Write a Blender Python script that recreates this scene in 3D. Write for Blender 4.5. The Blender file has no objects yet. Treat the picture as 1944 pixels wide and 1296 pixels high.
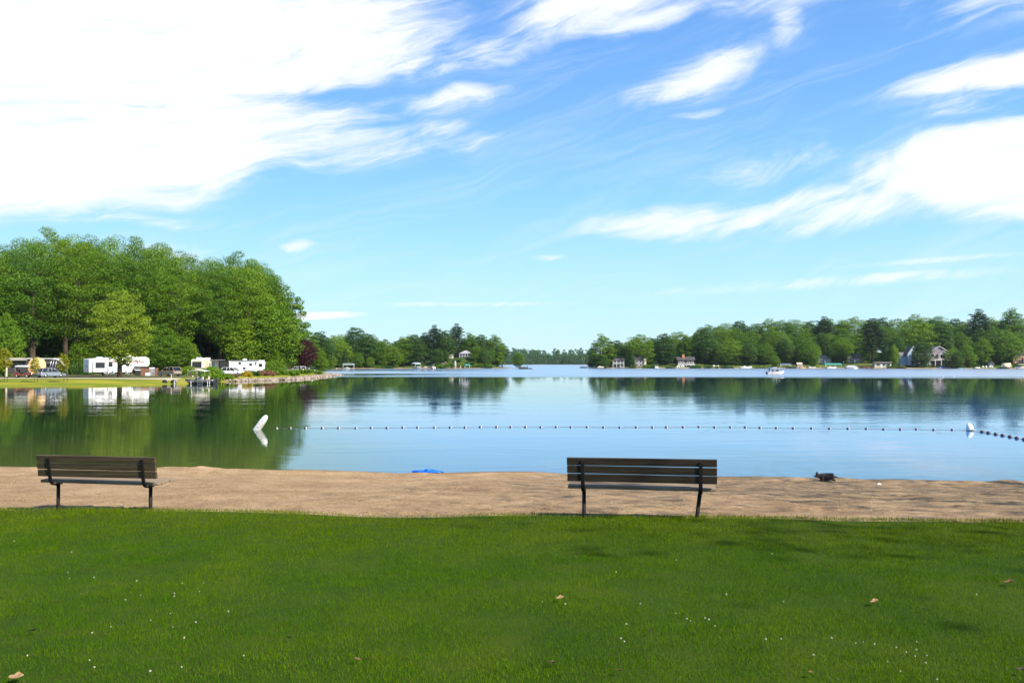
import bpy, math, random
import numpy as np
from mathutils import Vector, Matrix

random.seed(7)
rng = np.random.default_rng(7)
scene = bpy.context.scene
COL = scene.collection
R = math.radians

# ------------------------------------------------------------------ camera
F = 1684.0            # focal length in photograph pixels
CAM_H = 3.2           # metres above the lake
PITCH = math.atan(41 / F)
cam_data = bpy.data.cameras.new('camera')
cam_data.sensor_width = 36
cam_data.lens = F / 1944 * 36
cam_data.clip_start = 0.1
cam_data.clip_end = 30000
cam = bpy.data.objects.new('camera', cam_data)
COL.objects.link(cam)
cam.location = (0, 0, CAM_H)
cam.rotation_euler = (math.pi / 2 + PITCH, 0, 0)
scene.camera = cam

# ------------------------------------------------------------------ light
SUN_AZ, SUN_EL = R(127), R(43)      # clockwise from the view direction
S = Vector((math.cos(SUN_EL) * math.sin(SUN_AZ), math.cos(SUN_EL) * math.cos(SUN_AZ), math.sin(SUN_EL)))
sun_data = bpy.data.lights.new('sun', 'SUN')
sun_data.energy = 5.0
sun_data.angle = R(0.53)
sun_data.color = (1.0, 0.93, 0.80)
sun = bpy.data.objects.new('sun', sun_data)
COL.objects.link(sun)
sun.rotation_euler = S.to_track_quat('Z', 'Y').to_euler()

scene.view_settings.view_transform = 'Standard'
scene.view_settings.look = 'None'
scene.view_settings.gamma = 1
scene.view_settings.exposure = 0.9
scene.view_settings.use_curve_mapping = False
scene.cycles.max_bounces = 7
scene.cycles.diffuse_bounces = 3
scene.cycles.glossy_bounces = 3
scene.cycles.transmission_bounces = 4
scene.cycles.transparent_max_bounces = 4
scene.cycles.caustics_reflective = False
scene.cycles.caustics_refractive = False


class NT:
    """small wrapper for writing node trees"""
    def __init__(self, tree):
        self.t = tree
        self.n = tree.nodes
        self.l = tree.links

    def add(self, typ, inputs=None, **props):
        nd = self.n.new(typ)
        for k, v in props.items():
            setattr(nd, k, v)
        for k, v in (inputs or {}).items():
            if isinstance(v, bpy.types.NodeSocket):
                self.l.new(v, nd.inputs[k])
            else:
                nd.inputs[k].default_value = v
        return nd

    def math(self, op, a, b=None, clamp=False):
        d = {0: a}
        if b is not None:
            d[1] = b
        return self.add('ShaderNodeMath', d, operation=op, use_clamp=clamp).outputs[0]

    def vmath(self, op, a, b=None):
        d = {0: a}
        if b is not None:
            d[1] = b
        nd = self.add('ShaderNodeVectorMath', d, operation=op)
        return nd.outputs['Value'] if op in ('LENGTH', 'DOT_PRODUCT') else nd.outputs[0]

    def smooth(self, v, a, b, lo=0.0, hi=1.0):
        return self.add('ShaderNodeMapRange', {0: v, 1: a, 2: b, 3: lo, 4: hi},
                        interpolation_type='SMOOTHSTEP').outputs[0]

    def mix(self, f, a, b):
        nd = self.add('ShaderNodeMix', data_type='RGBA')
        for k, v in ((0, f), (6, a), (7, b)):
            if isinstance(v, bpy.types.NodeSocket):
                self.l.new(v, nd.inputs[k])
            else:
                nd.inputs[k].default_value = v if k == 0 else (tuple(v) + (1,))[:4]
        return nd.outputs[2]

    def noise(self, vec, scale, detail=2, rough=0.5, dist=0.0):
        d = {'Scale': scale, 'Detail': detail, 'Roughness': rough, 'Distortion': dist}
        if vec is not None:
            d['Vector'] = vec
        return self.add('ShaderNodeTexNoise', d)


def ray(px, py):
    dx, dy = (px - 972) / F, (648 - py) / F
    return Vector((dx, math.cos(PITCH) - dy * math.sin(PITCH), math.sin(PITCH) + dy * math.cos(PITCH)))


def at(px, py, Y):
    d = ray(px, py)
    return Vector((d.x / d.y * Y, Y, CAM_H + d.z / d.y * Y))


def X_of(px, Y):
    return (px - 972) / F * Y


def on_plane(px, py, z=0.0):
    d = ray(px, py)
    k = (z - CAM_H) / d.z
    return Vector((d.x * k, d.y * k, z))


# ------------------------------------------------------------------ sky: Nishita with cirrus clouds
world = bpy.data.worlds.new('World')
scene.world = world
world.use_nodes = True
w = NT(world.node_tree)
w.n.clear()
sky = w.add('ShaderNodeTexSky', sky_type='NISHITA', sun_disc=False, sun_elevation=SUN_EL, sun_rotation=SUN_AZ,
            altitude=200, air_density=1.0, dust_density=0.0, ozone_density=1.6)
tc = w.add('ShaderNodeTexCoord')
gen = tc.outputs['Generated']
sep = w.add('ShaderNodeSeparateXYZ', {0: gen})
az = w.math('ARCTAN2', sep.outputs[0], sep.outputs[1])
el = w.math('ARCSINE', sep.outputs[2])
# the deck of cirrus: coordinates on a flat layer overhead, streaks run along one wind direction
zc = w.math('MAXIMUM', w.math('ADD', sep.outputs[2], 0.06), 0.03)
lay = w.add('ShaderNodeCombineXYZ', {0: w.math('DIVIDE', sep.outputs[0], zc), 1: w.math('DIVIDE', sep.outputs[1], zc), 2: 0.0}).outputs[0]
ang = w.add('ShaderNodeCombineXYZ', {0: az, 1: el, 2: 0.0}).outputs[0]
warp = w.noise(gen, 3.2, 4, 0.55)
wv = w.vmath('SUBTRACT', warp.outputs['Color'], (0.5, 0.5, 0.5))
angw = w.vmath('ADD', ang, w.vmath('MULTIPLY', wv, (0.16, 0.09, 0.0)))


def ae(px, py):
    d = ray(px, py).normalized()
    return math.atan2(d.x, d.y), math.asin(d.z)


def streak(p0, p1, half, soft=1.0, amp=1.0, core=0.0, src=None):
    """soft spindle of cloud between two directions of the sky"""
    a0, a1 = ae(*p0), ae(*p1)
    cx, cy = (a0[0] + a1[0]) / 2, (a0[1] + a1[1]) / 2
    L = math.hypot(a1[0] - a0[0], a1[1] - a0[1]) / 2
    th = math.atan2(a1[1] - a0[1], a1[0] - a0[0])
    m = w.add('ShaderNodeMapping', {'Vector': src or angw, 'Location': (cx, cy, 0), 'Rotation': (0, 0, th),
                                    'Scale': (L, half / F, 1)}, vector_type='TEXTURE')
    ln = w.vmath('LENGTH', m.outputs[0])
    return w.smooth(ln, core, 1.0, amp, 0.0)


masses = [
    # great white bank filling the left of the sky
    streak((-1000, 410), (830, 200), 128, core=0.5, amp=1.05),
    streak((-1300, -40), (1010, 20), 215, core=0.55, amp=1.05),
    streak((-1200, 180), (430, 165), 215, core=0.65, amp=1.05),
    streak((-300, 430), (560, 345), 52, core=0.0, amp=0.62),
    streak((330, 350), (940, 225), 62, core=0.0, amp=0.64),
    streak((60, 440), (560, 395), 22, core=0.0, amp=0.5),
    streak((600, 235), (1060, 145), 34, core=0.0, amp=0.82),
    streak((640, 262), (930, 232), 26, core=0.0, amp=0.55),
    streak((640, 150), (1180, 55), 62, core=0.0, amp=0.55),
    streak((850, 85), (1480, -70), 75, core=0.1, amp=0.90),
    streak((1060, 95), (1400, 8), 34, core=0.0, amp=0.80),
    streak((1180, 60), (1760, -40), 62, core=0.0, amp=0.55),
    # hooked plume right of the middle
    streak((1130, 225), (1520, 75), 62, core=0.0, amp=0.80),
    streak((1190, 195), (1420, 130), 42, core=0.0, amp=0.70),
    streak((1400, 90), (1540, 70), 52, core=0.0, amp=0.72),
    # sharp arm at the right border
    streak((1590, 214), (2500, 0), 42, core=0.3, amp=1.05),
    streak((1800, 182), (2300, 70), 38, core=0.1, amp=0.7),
    streak((1600, 245), (2100, 175), 44, core=0.0, amp=0.42),
    # long bank on the right
    streak((930, 455), (1760, 335), 46, core=0.0, amp=0.80),
    streak((1580, 345), (2900, 250), 108, core=0.55, amp=1.1),
    streak((1200, 410), (2400, 320), 62, core=0.1, amp=0.72),
    streak((1150, 340), (1800, 265), 60, core=0.0, amp=0.46),
    streak((1560, 60), (2300, -80), 90, core=0.0, amp=0.55),
    streak((1250, 230), (1400, 212), 14, amp=0.5),
    # small and low wisps
    streak((545, 453), (645, 449), 15, core=0.0, amp=0.78),
    streak((985, 490), (1110, 488), 12, core=0.0, amp=0.66, src=ang),
    streak((180, 480), (520, 465), 40, core=0.0, amp=0.66),
    streak((400, 606), (735, 594), 11, core=0.3, amp=1.15, src=ang),
    streak((900, 572), (2400, 468), 22, core=0.0, amp=0.52, src=ang),
    streak((380, 574), (1350, 572), 9, core=0.0, amp=0.48, src=ang),
    streak((1350, 520), (2400, 440), 12, core=0.0, amp=0.4, src=ang),
]
tot = masses[0]
for m in masses[1:]:
    tot = w.math('SMOOTH_MAX', tot, m)
    tot.node.inputs[2].default_value = 0.12
gap = w.math('MAXIMUM', streak((380, 200), (860, 160), 20, amp=0.75), streak((640, 180), (1260, 92), 36, amp=0.42))
tot = w.math('MAXIMUM', w.math('SUBTRACT', tot, gap), 0.0)
thin = w.math('MAXIMUM', streak((520, 190), (1240, 55), 26, amp=0.46), streak((680, 300), (1020, 240), 30, amp=0.42))
tot = w.math('MAXIMUM', tot, thin)
# the rest of the sky (behind and overhead) carries the same broken cirrus
gen_mask = w.smooth(w.noise(lay, 0.55, 3, 0.5).outputs[0], 0.42, 0.75, 0.0, 0.8)
front = w.smooth(sep.outputs[1], 0.35, 0.7, 1.0, 0.0)
tot = w.math('MAXIMUM', tot, w.math('MULTIPLY', gen_mask, front))
lm = w.add('ShaderNodeMapping', {'Vector': angw, 'Rotation': (0, 0, R(-14))}, vector_type='POINT')
fib1 = w.noise(w.vmath('MULTIPLY', lm.outputs[0], (3.2, 34.0, 1.0)), 1.0, 8, 0.68, 1.1)
fib2 = w.noise(w.vmath('MULTIPLY', lm.outputs[0], (9.0, 26.0, 1.0)), 1.0, 7, 0.65, 1.6)
fib = w.math('ADD', w.math('MULTIPLY', w.math('SUBTRACT', fib1.outputs[0], 0.5), 1.0),
             w.math('MULTIPLY', w.math('SUBTRACT', fib2.outputs[0], 0.5), 0.75))
dens = w.math('ADD', tot, w.math('MULTIPLY', fib, w.smooth(tot, 0.02, 0.5, 0.35, 1.7)))
cover = w.smooth(dens, 0.04, 1.08)
veil = w.math('MULTIPLY', w.smooth(fib1.outputs[0], 0.42, 0.72), 0.17)
cover = w.math('MAXIMUM', cover, veil)
hsv = w.add('ShaderNodeHueSaturation', {'Hue': 0.51, 'Saturation': 1.24, 'Value': 1.36, 'Color': sky.outputs[0]})
cloud = w.add('ShaderNodeCombineXYZ', {0: 5.6, 1: 5.8, 2: 5.95})
elev = w.math('MAXIMUM', sep.outputs[2], 0.0)
ramp = w.add('ShaderNodeValToRGB', {0: w.math('MULTIPLY', elev, 2.0)})      # clear summer air, paler towards the horizon
cr = ramp.color_ramp
stops = [(0.0, (0.575, 0.86, 0.97)), (0.2, (0.43, 0.79, 0.985)), (0.36, (0.285, 0.65, 0.99)), (0.56, (0.19, 0.485, 0.95)), (1.0, (0.10, 0.30, 0.80))]
while len(cr.elements) < len(stops):
    cr.elements.new(0.5)
for e_, (p_, c_) in zip(cr.elements, stops):
    e_.position = p_
    e_.color = c_ + (1,)
airc = w.vmath('MULTIPLY', ramp.outputs[0], (5.75, 5.7, 5.6))
clear = w.mix(w.smooth(elev, 0.0, 0.75, 0.92, 0.25), hsv.outputs[0], (1, 1, 1))
w.l.new(airc, clear.node.inputs[7])
mixed = w.mix(cover, clear, (1, 1, 1))
w.l.new(cloud.outputs[0], mixed.node.inputs[7])
bg = w.add('ShaderNodeBackground', {'Color': mixed, 'Strength': 0.1})
w.l.new(bg.outputs[0], w.add('ShaderNodeOutputWorld').inputs[0])

# ------------------------------------------------------------------ materials
MATS = {}


def mat(name, col, rough=0.6, metal=0.0, var=0.12, scale=3.0, bump=0.0, bscale=40.0, spec=0.5, stretch=(1, 1, 1), trans=0.0):
    """procedural paint / wood / metal: base colour broken by noise, optional fine relief"""
    if name in MATS:
        return MATS[name]
    m = bpy.data.materials.new(name)
    m.use_nodes = True
    t = NT(m.node_tree)
    t.n.clear()
    co = t.add('ShaderNodeTexCoord').outputs['Object']
    co = t.vmath('MULTIPLY', co, stretch)
    n1 = t.noise(co, scale, 5, 0.6)
    dark = tuple(c * (1 - 2.2 * var) for c in col)
    lite = tuple(min(1, c * (1 + 1.6 * var)) for c in col)
    c = t.mix(t.smooth(n1.outputs[0], 0.25, 0.75), dark, lite)
    p = t.add('ShaderNodeBsdfPrincipled', {'Base Color': c, 'Roughness': rough, 'Metallic': metal, 'Specular IOR Level': spec})
    if bump:
        n2 = t.noise(co, bscale, 4, 0.6)
        b = t.add('ShaderNodeBump', {'Strength': bump, 'Distance': 0.02, 'Height': n2.outputs[0]})
        t.l.new(b.outputs[0], p.inputs['Normal'])
    t.l.new(p.outputs[0], t.add('ShaderNodeOutputMaterial').inputs[0])
    MATS[name] = m
    return m


def leaf_mat(name, col, warm, trans=0.24, hue_var=1.0):
    """leaves: every leaf and every tree a little different, some light passes through"""
    m = bpy.data.materials.new(name)
    m.use_nodes = True
    t = NT(m.node_tree)
    t.n.clear()
    geo = t.add('ShaderNodeNewGeometry')
    oi = t.add('ShaderNodeObjectInfo')
    co = t.add('ShaderNodeTexCoord').outputs['Object']
    n = t.noise(co, 0.35, 3, 0.6)
    f = t.math('ADD', t.math('MULTIPLY', oi.outputs['Random'], 0.55 * hue_var), t.math('MULTIPLY', n.outputs[0], 0.5))
    f = t.math('ADD', f, t.math('MULTIPLY', t.math('SUBTRACT', geo.outputs['Random Per Island'], 0.5), 0.5), clamp=True)
    c = t.mix(f, col, warm)
    d = t.add('ShaderNodeBsdfPrincipled', {'Base Color': c, 'Roughness': 0.55, 'Specular IOR Level': 0.25})
    tr = t.add('ShaderNodeBsdfTranslucent', {'Color': t.mix(0.5, c, warm)})
    mx = t.add('ShaderNodeMixShader', {0: trans, 1: d.outputs[0], 2: tr.outputs[0]})
    t.l.new(mx.outputs[0], t.add('ShaderNodeOutputMaterial').inputs[0])
    MATS[name] = m
    return m


# ------------------------------------------------------------------ mesh helpers
def link_mesh(name, me, parent=None, m=None):
    o = bpy.data.objects.new(name, me)
    COL.objects.link(o)
    if parent is not None:
        o.parent = parent
    if m is not None:
        for k in (m if isinstance(m, (list, tuple)) else [m]):
            me.materials.append(k)
    return o


def np_mesh(name, verts, faces, smooth=False):
    """verts (N,3), faces (M,k) with one k for all faces"""
    me = bpy.data.meshes.new(name)
    verts = np.ascontiguousarray(verts, dtype=np.float32)
    faces = np.ascontiguousarray(faces, dtype=np.int32)
    k = faces.shape[1]
    me.vertices.add(len(verts))
    me.vertices.foreach_set('co', verts.ravel())
    me.loops.add(faces.size)
    me.loops.foreach_set('vertex_index', faces.ravel())
    me.polygons.add(len(faces))
    me.polygons.foreach_set('loop_start', np.arange(0, faces.size, k, dtype=np.int32))
    me.update(calc_edges=True)
    me.polygons.foreach_set('use_smooth', np.full(len(faces), smooth))
    return me


def grid_mesh(name, xs, ys, Z, smooth=True):
    """height field; xs (nx,) or (ny,nx), ys likewise"""
    ny, nx = Z.shape
    if xs.ndim == 1:
        xs, ys = np.meshgrid(xs, ys)
    v = np.stack([xs.ravel(), ys.ravel(), Z.ravel()], 1)
    i = np.arange(ny * nx).reshape(ny, nx)
    f = np.stack([i[:-1, :-1].ravel(), i[:-1, 1:].ravel(), i[1:, 1:].ravel(), i[1:, :-1].ravel()], 1)
    return np_mesh(name, v, f, smooth)


def vnoise(x, y, seed=0):
    xi, yi = np.floor(x).astype(np.int64), np.floor(y).astype(np.int64)
    fx, fy = x - xi, y - yi
    fx, fy = fx * fx * (3 - 2 * fx), fy * fy * (3 - 2 * fy)

    def h(a, b):
        n = (a * 374761393 + b * 668265263 + seed * 974634777) & 0xFFFFFFFF
        n = ((n ^ (n >> 13)) * 1274126177) & 0xFFFFFFFF
        return ((n ^ (n >> 16)) & 0xFFFF) / 65535.0
    return (h(xi, yi) * (1 - fx) + h(xi + 1, yi) * fx) * (1 - fy) + (h(xi, yi + 1) * (1 - fx) + h(xi + 1, yi + 1) * fx) * fy


def fbm(x, y, octv=4, seed=0, gain=0.5):
    s, a, t = 0, 1.0, 0
    for k in range(octv):
        s = s + a * (vnoise(x * 2 ** k, y * 2 ** k, seed + k) - 0.5)
        t += a
        a *= gain
    return s / t * 2


def sstep(a, b, x):
    t = np.clip((x - a) / (b - a), 0, 1)
    return t * t * (3 - 2 * t)


class MB:
    """collects simple shapes into one mesh"""
    def __init__(self):
        self.v, self.f, self.m, self.s = [], [], [], []

    def _add(self, vs, fs, mi=0, smooth=False, M=None):
        b = len(self.v)
        for q in vs:
            q = Vector(q)
            self.v.append(M @ q if M is not None else q)
        for f in fs:
            self.f.append([b + i for i in f])
            self.m.append(mi)
            self.s.append(smooth)
        return self

    def box(self, c, s, mi=0, M=None):
        x, y, z = s[0] / 2, s[1] / 2, s[2] / 2
        vs = [(c[0] + a * x, c[1] + b * y, c[2] + d * z) for a in (-1, 1) for b in (-1, 1) for d in (-1, 1)]
        fs = [(0, 1, 3, 2), (4, 6, 7, 5), (0, 4, 5, 1), (2, 3, 7, 6), (0, 2, 6, 4), (1, 5, 7, 3)]
        return self._add(vs, fs, mi, False, M)

    def prism(self, prof, y0, y1, mi=0, M=None, taper=1.0):
        """profile in x,z (counter-clockwise seen from -y) extruded along y"""
        n = len(prof)
        vs = [(x, y0, z) for x, z in prof] + [(x, y1, z) for x, z in prof]
        fs = [list(range(n)), list(range(2 * n - 1, n - 1, -1))]
        fs += [(i, i + n, (i + 1) % n + n, (i + 1) % n) for i in range(n)]
        return self._add(vs, fs, mi, False, M)

    def tube(self, pts, r, n=8, mi=0, cap=True):
        pts = [Vector(p) for p in pts]
        rs = r if isinstance(r, (list, tuple)) else [r] * len(pts)
        rings, up = [], None
        for i, p in enumerate(pts):
            d = (pts[min(i + 1, len(pts) - 1)] - pts[max(i - 1, 0)]).normalized()
            if up is None or abs(d.dot(up)) > 0.95:
                up = Vector((0, 0, 1)) if abs(d.z) < 0.9 else Vector((1, 0, 0))
            a = d.cross(up).normalized()
            b = a.cross(d).normalized()
            up = b
            rings.append([p + (a * math.cos(t) + b * math.sin(t)) * rs[i] for t in [2 * math.pi * k / n for k in range(n)]])
        vs = [q for g in rings for q in g]
        fs = []
        for i in range(len(pts) - 1):
            for k in range(n):
                fs.append((i * n + k, i * n + (k + 1) % n, (i + 1) * n + (k + 1) % n, (i + 1) * n + k))
        self._add(vs, fs, mi, True)
        if cap:
            b = len(self.v) - len(vs)
            for ring in (range(n - 1, -1, -1), range((len(pts) - 1) * n, len(pts) * n)):
                self.f.append([b + i for i in ring])
                self.m.append(mi)
                self.s.append(False)
        return self

    def lathe(self, prof, n=12, mi=0, M=None, smooth=True):
        """profile of (radius, z)"""
        vs, fs = [], []
        for r, z in prof:
            vs += [(r * math.cos(2 * math.pi * k / n), r * math.sin(2 * math.pi * k / n), z) for k in range(n)]
        for i in range(len(prof) - 1):
            for k in range(n):
                fs.append((i * n + k, i * n + (k + 1) % n, (i + 1) * n + (k + 1) % n, (i + 1) * n + k))
        fs.append(list(range(n - 1, -1, -1)))
        fs.append([(len(prof) - 1) * n + k for k in range(n)])
        return self._add(vs, fs, mi, smooth, M)

    def ell(self, c, r, n=10, mi=0, M=None):
        prof = [(max(0.02, math.sin(math.pi * k / 7)), -math.cos(math.pi * k / 7)) for k in range(8)]
        T = Matrix.Translation(Vector(c)) @ Matrix.Diagonal((r[0], r[1], r[2], 1))
        return self.lathe(prof, n, mi, (M @ T) if M is not None else T)

    def mesh(self, name):
        me = bpy.data.meshes.new(name)
        me.from_pydata([tuple(q) for q in self.v], [], self.f)
        me.polygons.foreach_set('material_index', self.m)
        me.polygons.foreach_set('use_smooth', self.s)
        me.update()
        return me

    def build(self, name, m, parent=None, bevel=0.0):
        o = link_mesh(name, self.mesh(name), parent, m)
        if bevel:
            b = o.modifiers.new('bevel', 'BEVEL')
            b.width = bevel
            b.segments = 2
            b.limit_method = 'ANGLE'
        return o


def tag(o, label=None, cat=None, group=None, kind=None):
    for k, v in (('label', label), ('category', cat), ('group', group), ('kind', kind)):
        if v:
            o[k] = v
    return o


def thing(name, label, cat, loc=(0, 0, 0), rz=0.0, group=None):
    o = bpy.data.objects.new(name, None)
    COL.objects.link(o)
    o.empty_display_size = 0.2
    o.location = loc
    o.rotation_euler = (0, 0, rz)
    return tag(o, label, cat, group)


def copy_tree(o, parent=None, loc=None, rz=None, scale=None, label=None, group=None):
    c = o.copy()
    COL.objects.link(c)
    if parent is not None:
        c.parent = parent
    for ch in o.children:
        copy_tree(ch, c)
    if loc is not None:
        c.location = loc
    if rz is not None:
        c.rotation_euler = (0, 0, rz)
    if scale is not None:
        c.scale = scale
    if label:
        c['label'] = label
    if group:
        c['group'] = group
    return c


# ------------------------------------------------------------------ land shapes
def poly_dist(px, py, poly):
    """signed distance to a closed polygon, positive inside"""
    d = np.full(px.shape, 1e9)
    inside = np.zeros(px.shape, bool)
    n = len(poly)
    for i in range(n):
        x0, y0 = poly[i]
        x1, y1 = poly[(i + 1) % n]
        dx, dy = x1 - x0, y1 - y0
        t = np.clip(((px - x0) * dx + (py - y0) * dy) / (dx * dx + dy * dy), 0, 1)
        d = np.minimum(d, np.hypot(px - x0 - t * dx, py - y0 - t * dy))
        c = ((y0 > py) != (y1 > py)) & (px < (x1 - x0) * (py - y0) / (y1 - y0 + 1e-12) + x0)
        inside ^= c
    return np.where(inside, d, -d)


def shore(pts):
    return [tuple(on_plane(*p).xy) for p in pts]


LEFT_POLY = shore([(-260, 734), (-100, 733.5), (0, 733), (150, 733), (250, 732), (300, 730.5), (345, 728), (385, 726), (440, 724.3),
                   (500, 722.4), (560, 720.6), (600, 717.2), (636, 713.2)]) + \
    [(-46, 238), (-56, 262), (-85, 330), (-140, 420), (-200, 520), (-420, 520), (-420, 118)]
MID_POLY = [(-420, 430), (-150, 452), (X_of(640, 490), 490), (X_of(690, 530), 530), (X_of(760, 545), 545), (X_of(900, 545), 545),
            (X_of(962, 560), 560), (X_of(978, 590), 590), (X_of(960, 660), 660), (-40, 760), (-420, 800)]
RIGHT_POLY = [(X_of(1104, 640), 640), (X_of(1120, 590), 590), (X_of(1165, 556), 556), (X_of(1240, 545), 545), (X_of(1400, 540), 540),
              (X_of(1560, 535), 535), (X_of(1700, 525), 525), (X_of(1944, 505), 505), (X_of(2200, 470), 470), (600, 420), (900, 420),
              (900, 900), (120, 900)]
FAR_POLY = [(-900, 1500), (-260, 1700), (-60, 1780), (90, 1800), (200, 1700), (420, 1500), (1400, 1300), (2500, 3600), (-2500, 3600), (-2500, 1400)]


def left_h(x, y, d):
    t = sstep(128, 150, y)                      # rocky steep bank on the point, low grass bank elsewhere
    grass = 0.12 * sstep(0, 0.7, d) + 0.56 * sstep(0.7, 17, d)
    rock = 0.72 * sstep(0, 5, d)
    up = np.where(d > 0, grass * (1 - t) + rock * t, 0.22 * d)
    return np.maximum(up, -1.6) + 0.03 * np.maximum(d - 75, 0) + np.where(d > 2, 0.05 * fbm(x / 9, y / 9, 3, 3), 0)


def mid_h(x, y, d):
    bluff = np.exp(-((x - X_of(880, 560)) / 26.0) ** 2)
    up = np.where(d > 0, 0.35 * sstep(0, 3, d) + 1.5 * sstep(3, 40, d) + 5.4 * bluff * sstep(6, 22, d), 0.2 * d)
    return np.maximum(up, -1.6)


def right_h(x, y, d):
    hill = sstep(X_of(1150, 560), X_of(1420, 560), x)
    up = np.where(d > 0, 0.5 * sstep(0, 3, d) + 2.6 * sstep(3, 35, d) + 7.5 * hill * sstep(25, 95, d), 0.2 * d)
    return np.maximum(up, -1.6)


def far_h(x, y, d):
    up = np.where(d > 0, 2 * sstep(0, 60, d) + 9 * sstep(60, 500, d) + 55 * sstep(500, 1500, d), 0.1 * d)
    return np.maximum(up, -1.6) + np.where(d > 100, 6 * fbm(x / 300, y / 300, 3, 9), 0)


LANDS = [(LEFT_POLY, left_h), (MID_POLY, mid_h), (RIGHT_POLY, right_h), (FAR_POLY, far_h)]


def ground_z(x, y):
    best = -1.6
    for poly, hf in LANDS:
        a, b = np.array([float(x)]), np.array([float(y)])
        best = max(best, float(hf(a, b, poly_dist(a, b, poly))[0]))
    return best


def lawn_z(x, y):
    return CAM_H - 1.66 - 0.022 * y + 0.012 * x


def lawn_edge(x):
    return 11.25 - 0.168 * x


def waterline(x):
    return 25.75 - 0.125 * x
# ------------------------------------------------------------------ ground, beach, water
def ground_mat(name, build):
    m = bpy.data.materials.new(name)
    m.use_nodes = True
    t = NT(m.node_tree)
    t.n.clear()
    co = t.add('ShaderNodeTexCoord').outputs['Object']
    build(t, co)
    return m


def finish(t, col, rough, height=None, bstr=0.5, bdist=0.02, spec=0.3):
    p = t.add('ShaderNodeBsdfPrincipled', {'Base Color': col, 'Roughness': rough, 'Specular IOR Level': spec})
    if height is not None:
        b = t.add('ShaderNodeBump', {'Strength': bstr, 'Distance': bdist, 'Height': height})
        t.l.new(b.outputs[0], p.inputs['Normal'])
    t.l.new(p.outputs[0], t.add('ShaderNodeOutputMaterial').inputs[0])


def sand_nodes(t, co):
    n1 = t.noise(co, 0.9, 5, 0.6)
    n2 = t.noise(t.vmath('MULTIPLY', co, (1, 1.6, 1)), 9, 6, 0.7)
    n3 = t.noise(co, 160, 3, 0.7)
    c = t.mix(t.smooth(n1.outputs[0], 0.3, 0.7), (0.285, 0.185, 0.095), (0.43, 0.295, 0.165))
    c = t.mix(t.smooth(n2.outputs[0], 0.50, 0.70, 0, 0.8), c, (0.15, 0.088, 0.048))
    n4 = t.noise(co, 26, 4, 0.75)
    c = t.mix(t.smooth(n4.outputs[0], 0.52, 0.68, 0, 0.65), c, (0.14, 0.085, 0.05))
    c = t.mix(t.smooth(n4.outputs[0], 0.46, 0.34, 0, 0.5), c, (0.60, 0.44, 0.28))
    c = t.mix(t.smooth(n3.outputs[0], 0.6, 0.75, 0, 0.5), c, (0.17, 0.11, 0.07))
    # the strip the lake keeps wet
    z = t.add('ShaderNodeSeparateXYZ', {0: co}).outputs[2]
    wet = t.smooth(t.math('ADD', z, t.math('MULTIPLY', n1.outputs[0], 0.06)), 0.05, 0.10, 0.85, 0.0)
    c = t.mix(wet, c, (0.20, 0.125, 0.065))
    finish(t, c, 0.9, t.math('ADD', t.math('ADD', n2.outputs[0], t.math('MULTIPLY', n4.outputs[0], 0.8)), t.math('MULTIPLY', n3.outputs[0], 0.35)), 0.9, 0.04, 0.1)


def soil_nodes(t, co):
    n1 = t.noise(co, 1.3, 5, 0.65)
    n2 = t.noise(co, 45, 4, 0.7)
    c = t.mix(t.smooth(n1.outputs[0], 0.35, 0.7), (0.026, 0.055, 0.002), (0.045, 0.075, 0.003))
    c = t.mix(t.smooth(n2.outputs[0], 0.45, 0.75, 0, 0.5), c, (0.020, 0.028, 0.004))
    finish(t, c, 0.95, n2.outputs[0], 0.8, 0.03, 0.1)


def bank_nodes(t, co):
    at_ = t.add('ShaderNodeAttribute', attribute_name='wood')
    n1 = t.noise(t.vmath('MULTIPLY', co, (0.25, 1.0, 1)), 0.35, 5, 0.6)
    n2 = t.noise(co, 3.0, 4, 0.7)
    c = t.mix(t.smooth(n1.outputs[0], 0.35, 0.68), (0.105, 0.155, 0.010), (0.27, 0.235, 0.022))
    c = t.mix(t.smooth(n2.outputs[0], 0.5, 0.8, 0, 0.5), c, (0.09, 0.14, 0.012))
    n3 = t.noise(co, 0.6, 4, 0.6)
    dirt = t.mix(t.smooth(n3.outputs[0], 0.4, 0.65), (0.10, 0.085, 0.045), (0.055, 0.08, 0.018))
    f = t.smooth(t.math('ADD', at_.outputs['Fac'], t.math('MULTIPLY', t.math('SUBTRACT', n3.outputs[0], 0.5), 0.7)), 0.3, 0.7)
    finish(t, t.mix(f, c, dirt), 0.95, n2.outputs[0], 0.5, 0.1, 0.1)


def far_ground_nodes(t, co):
    n1 = t.noise(co, 0.06, 4, 0.6)
    z = t.add('ShaderNodeSeparateXYZ', {0: co}).outputs[2]
    n2 = t.noise(co, 0.5, 4, 0.7)
    c = t.mix(t.smooth(n1.outputs[0], 0.4, 0.62), (0.04, 0.075, 0.014), (0.10, 0.125, 0.025))
    sandy = t.smooth(t.math('ADD', z, t.math('MULTIPLY', n1.outputs[0], 1.0)), 0.75, 1.0, 1.0, 0.0)
    c = t.mix(t.math('MULTIPLY', sandy, t.smooth(n2.outputs[0], 0.3, 0.5)), c, (0.36, 0.25, 0.14))
    finish(t, c, 0.95, None, spec=0.1)


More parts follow.
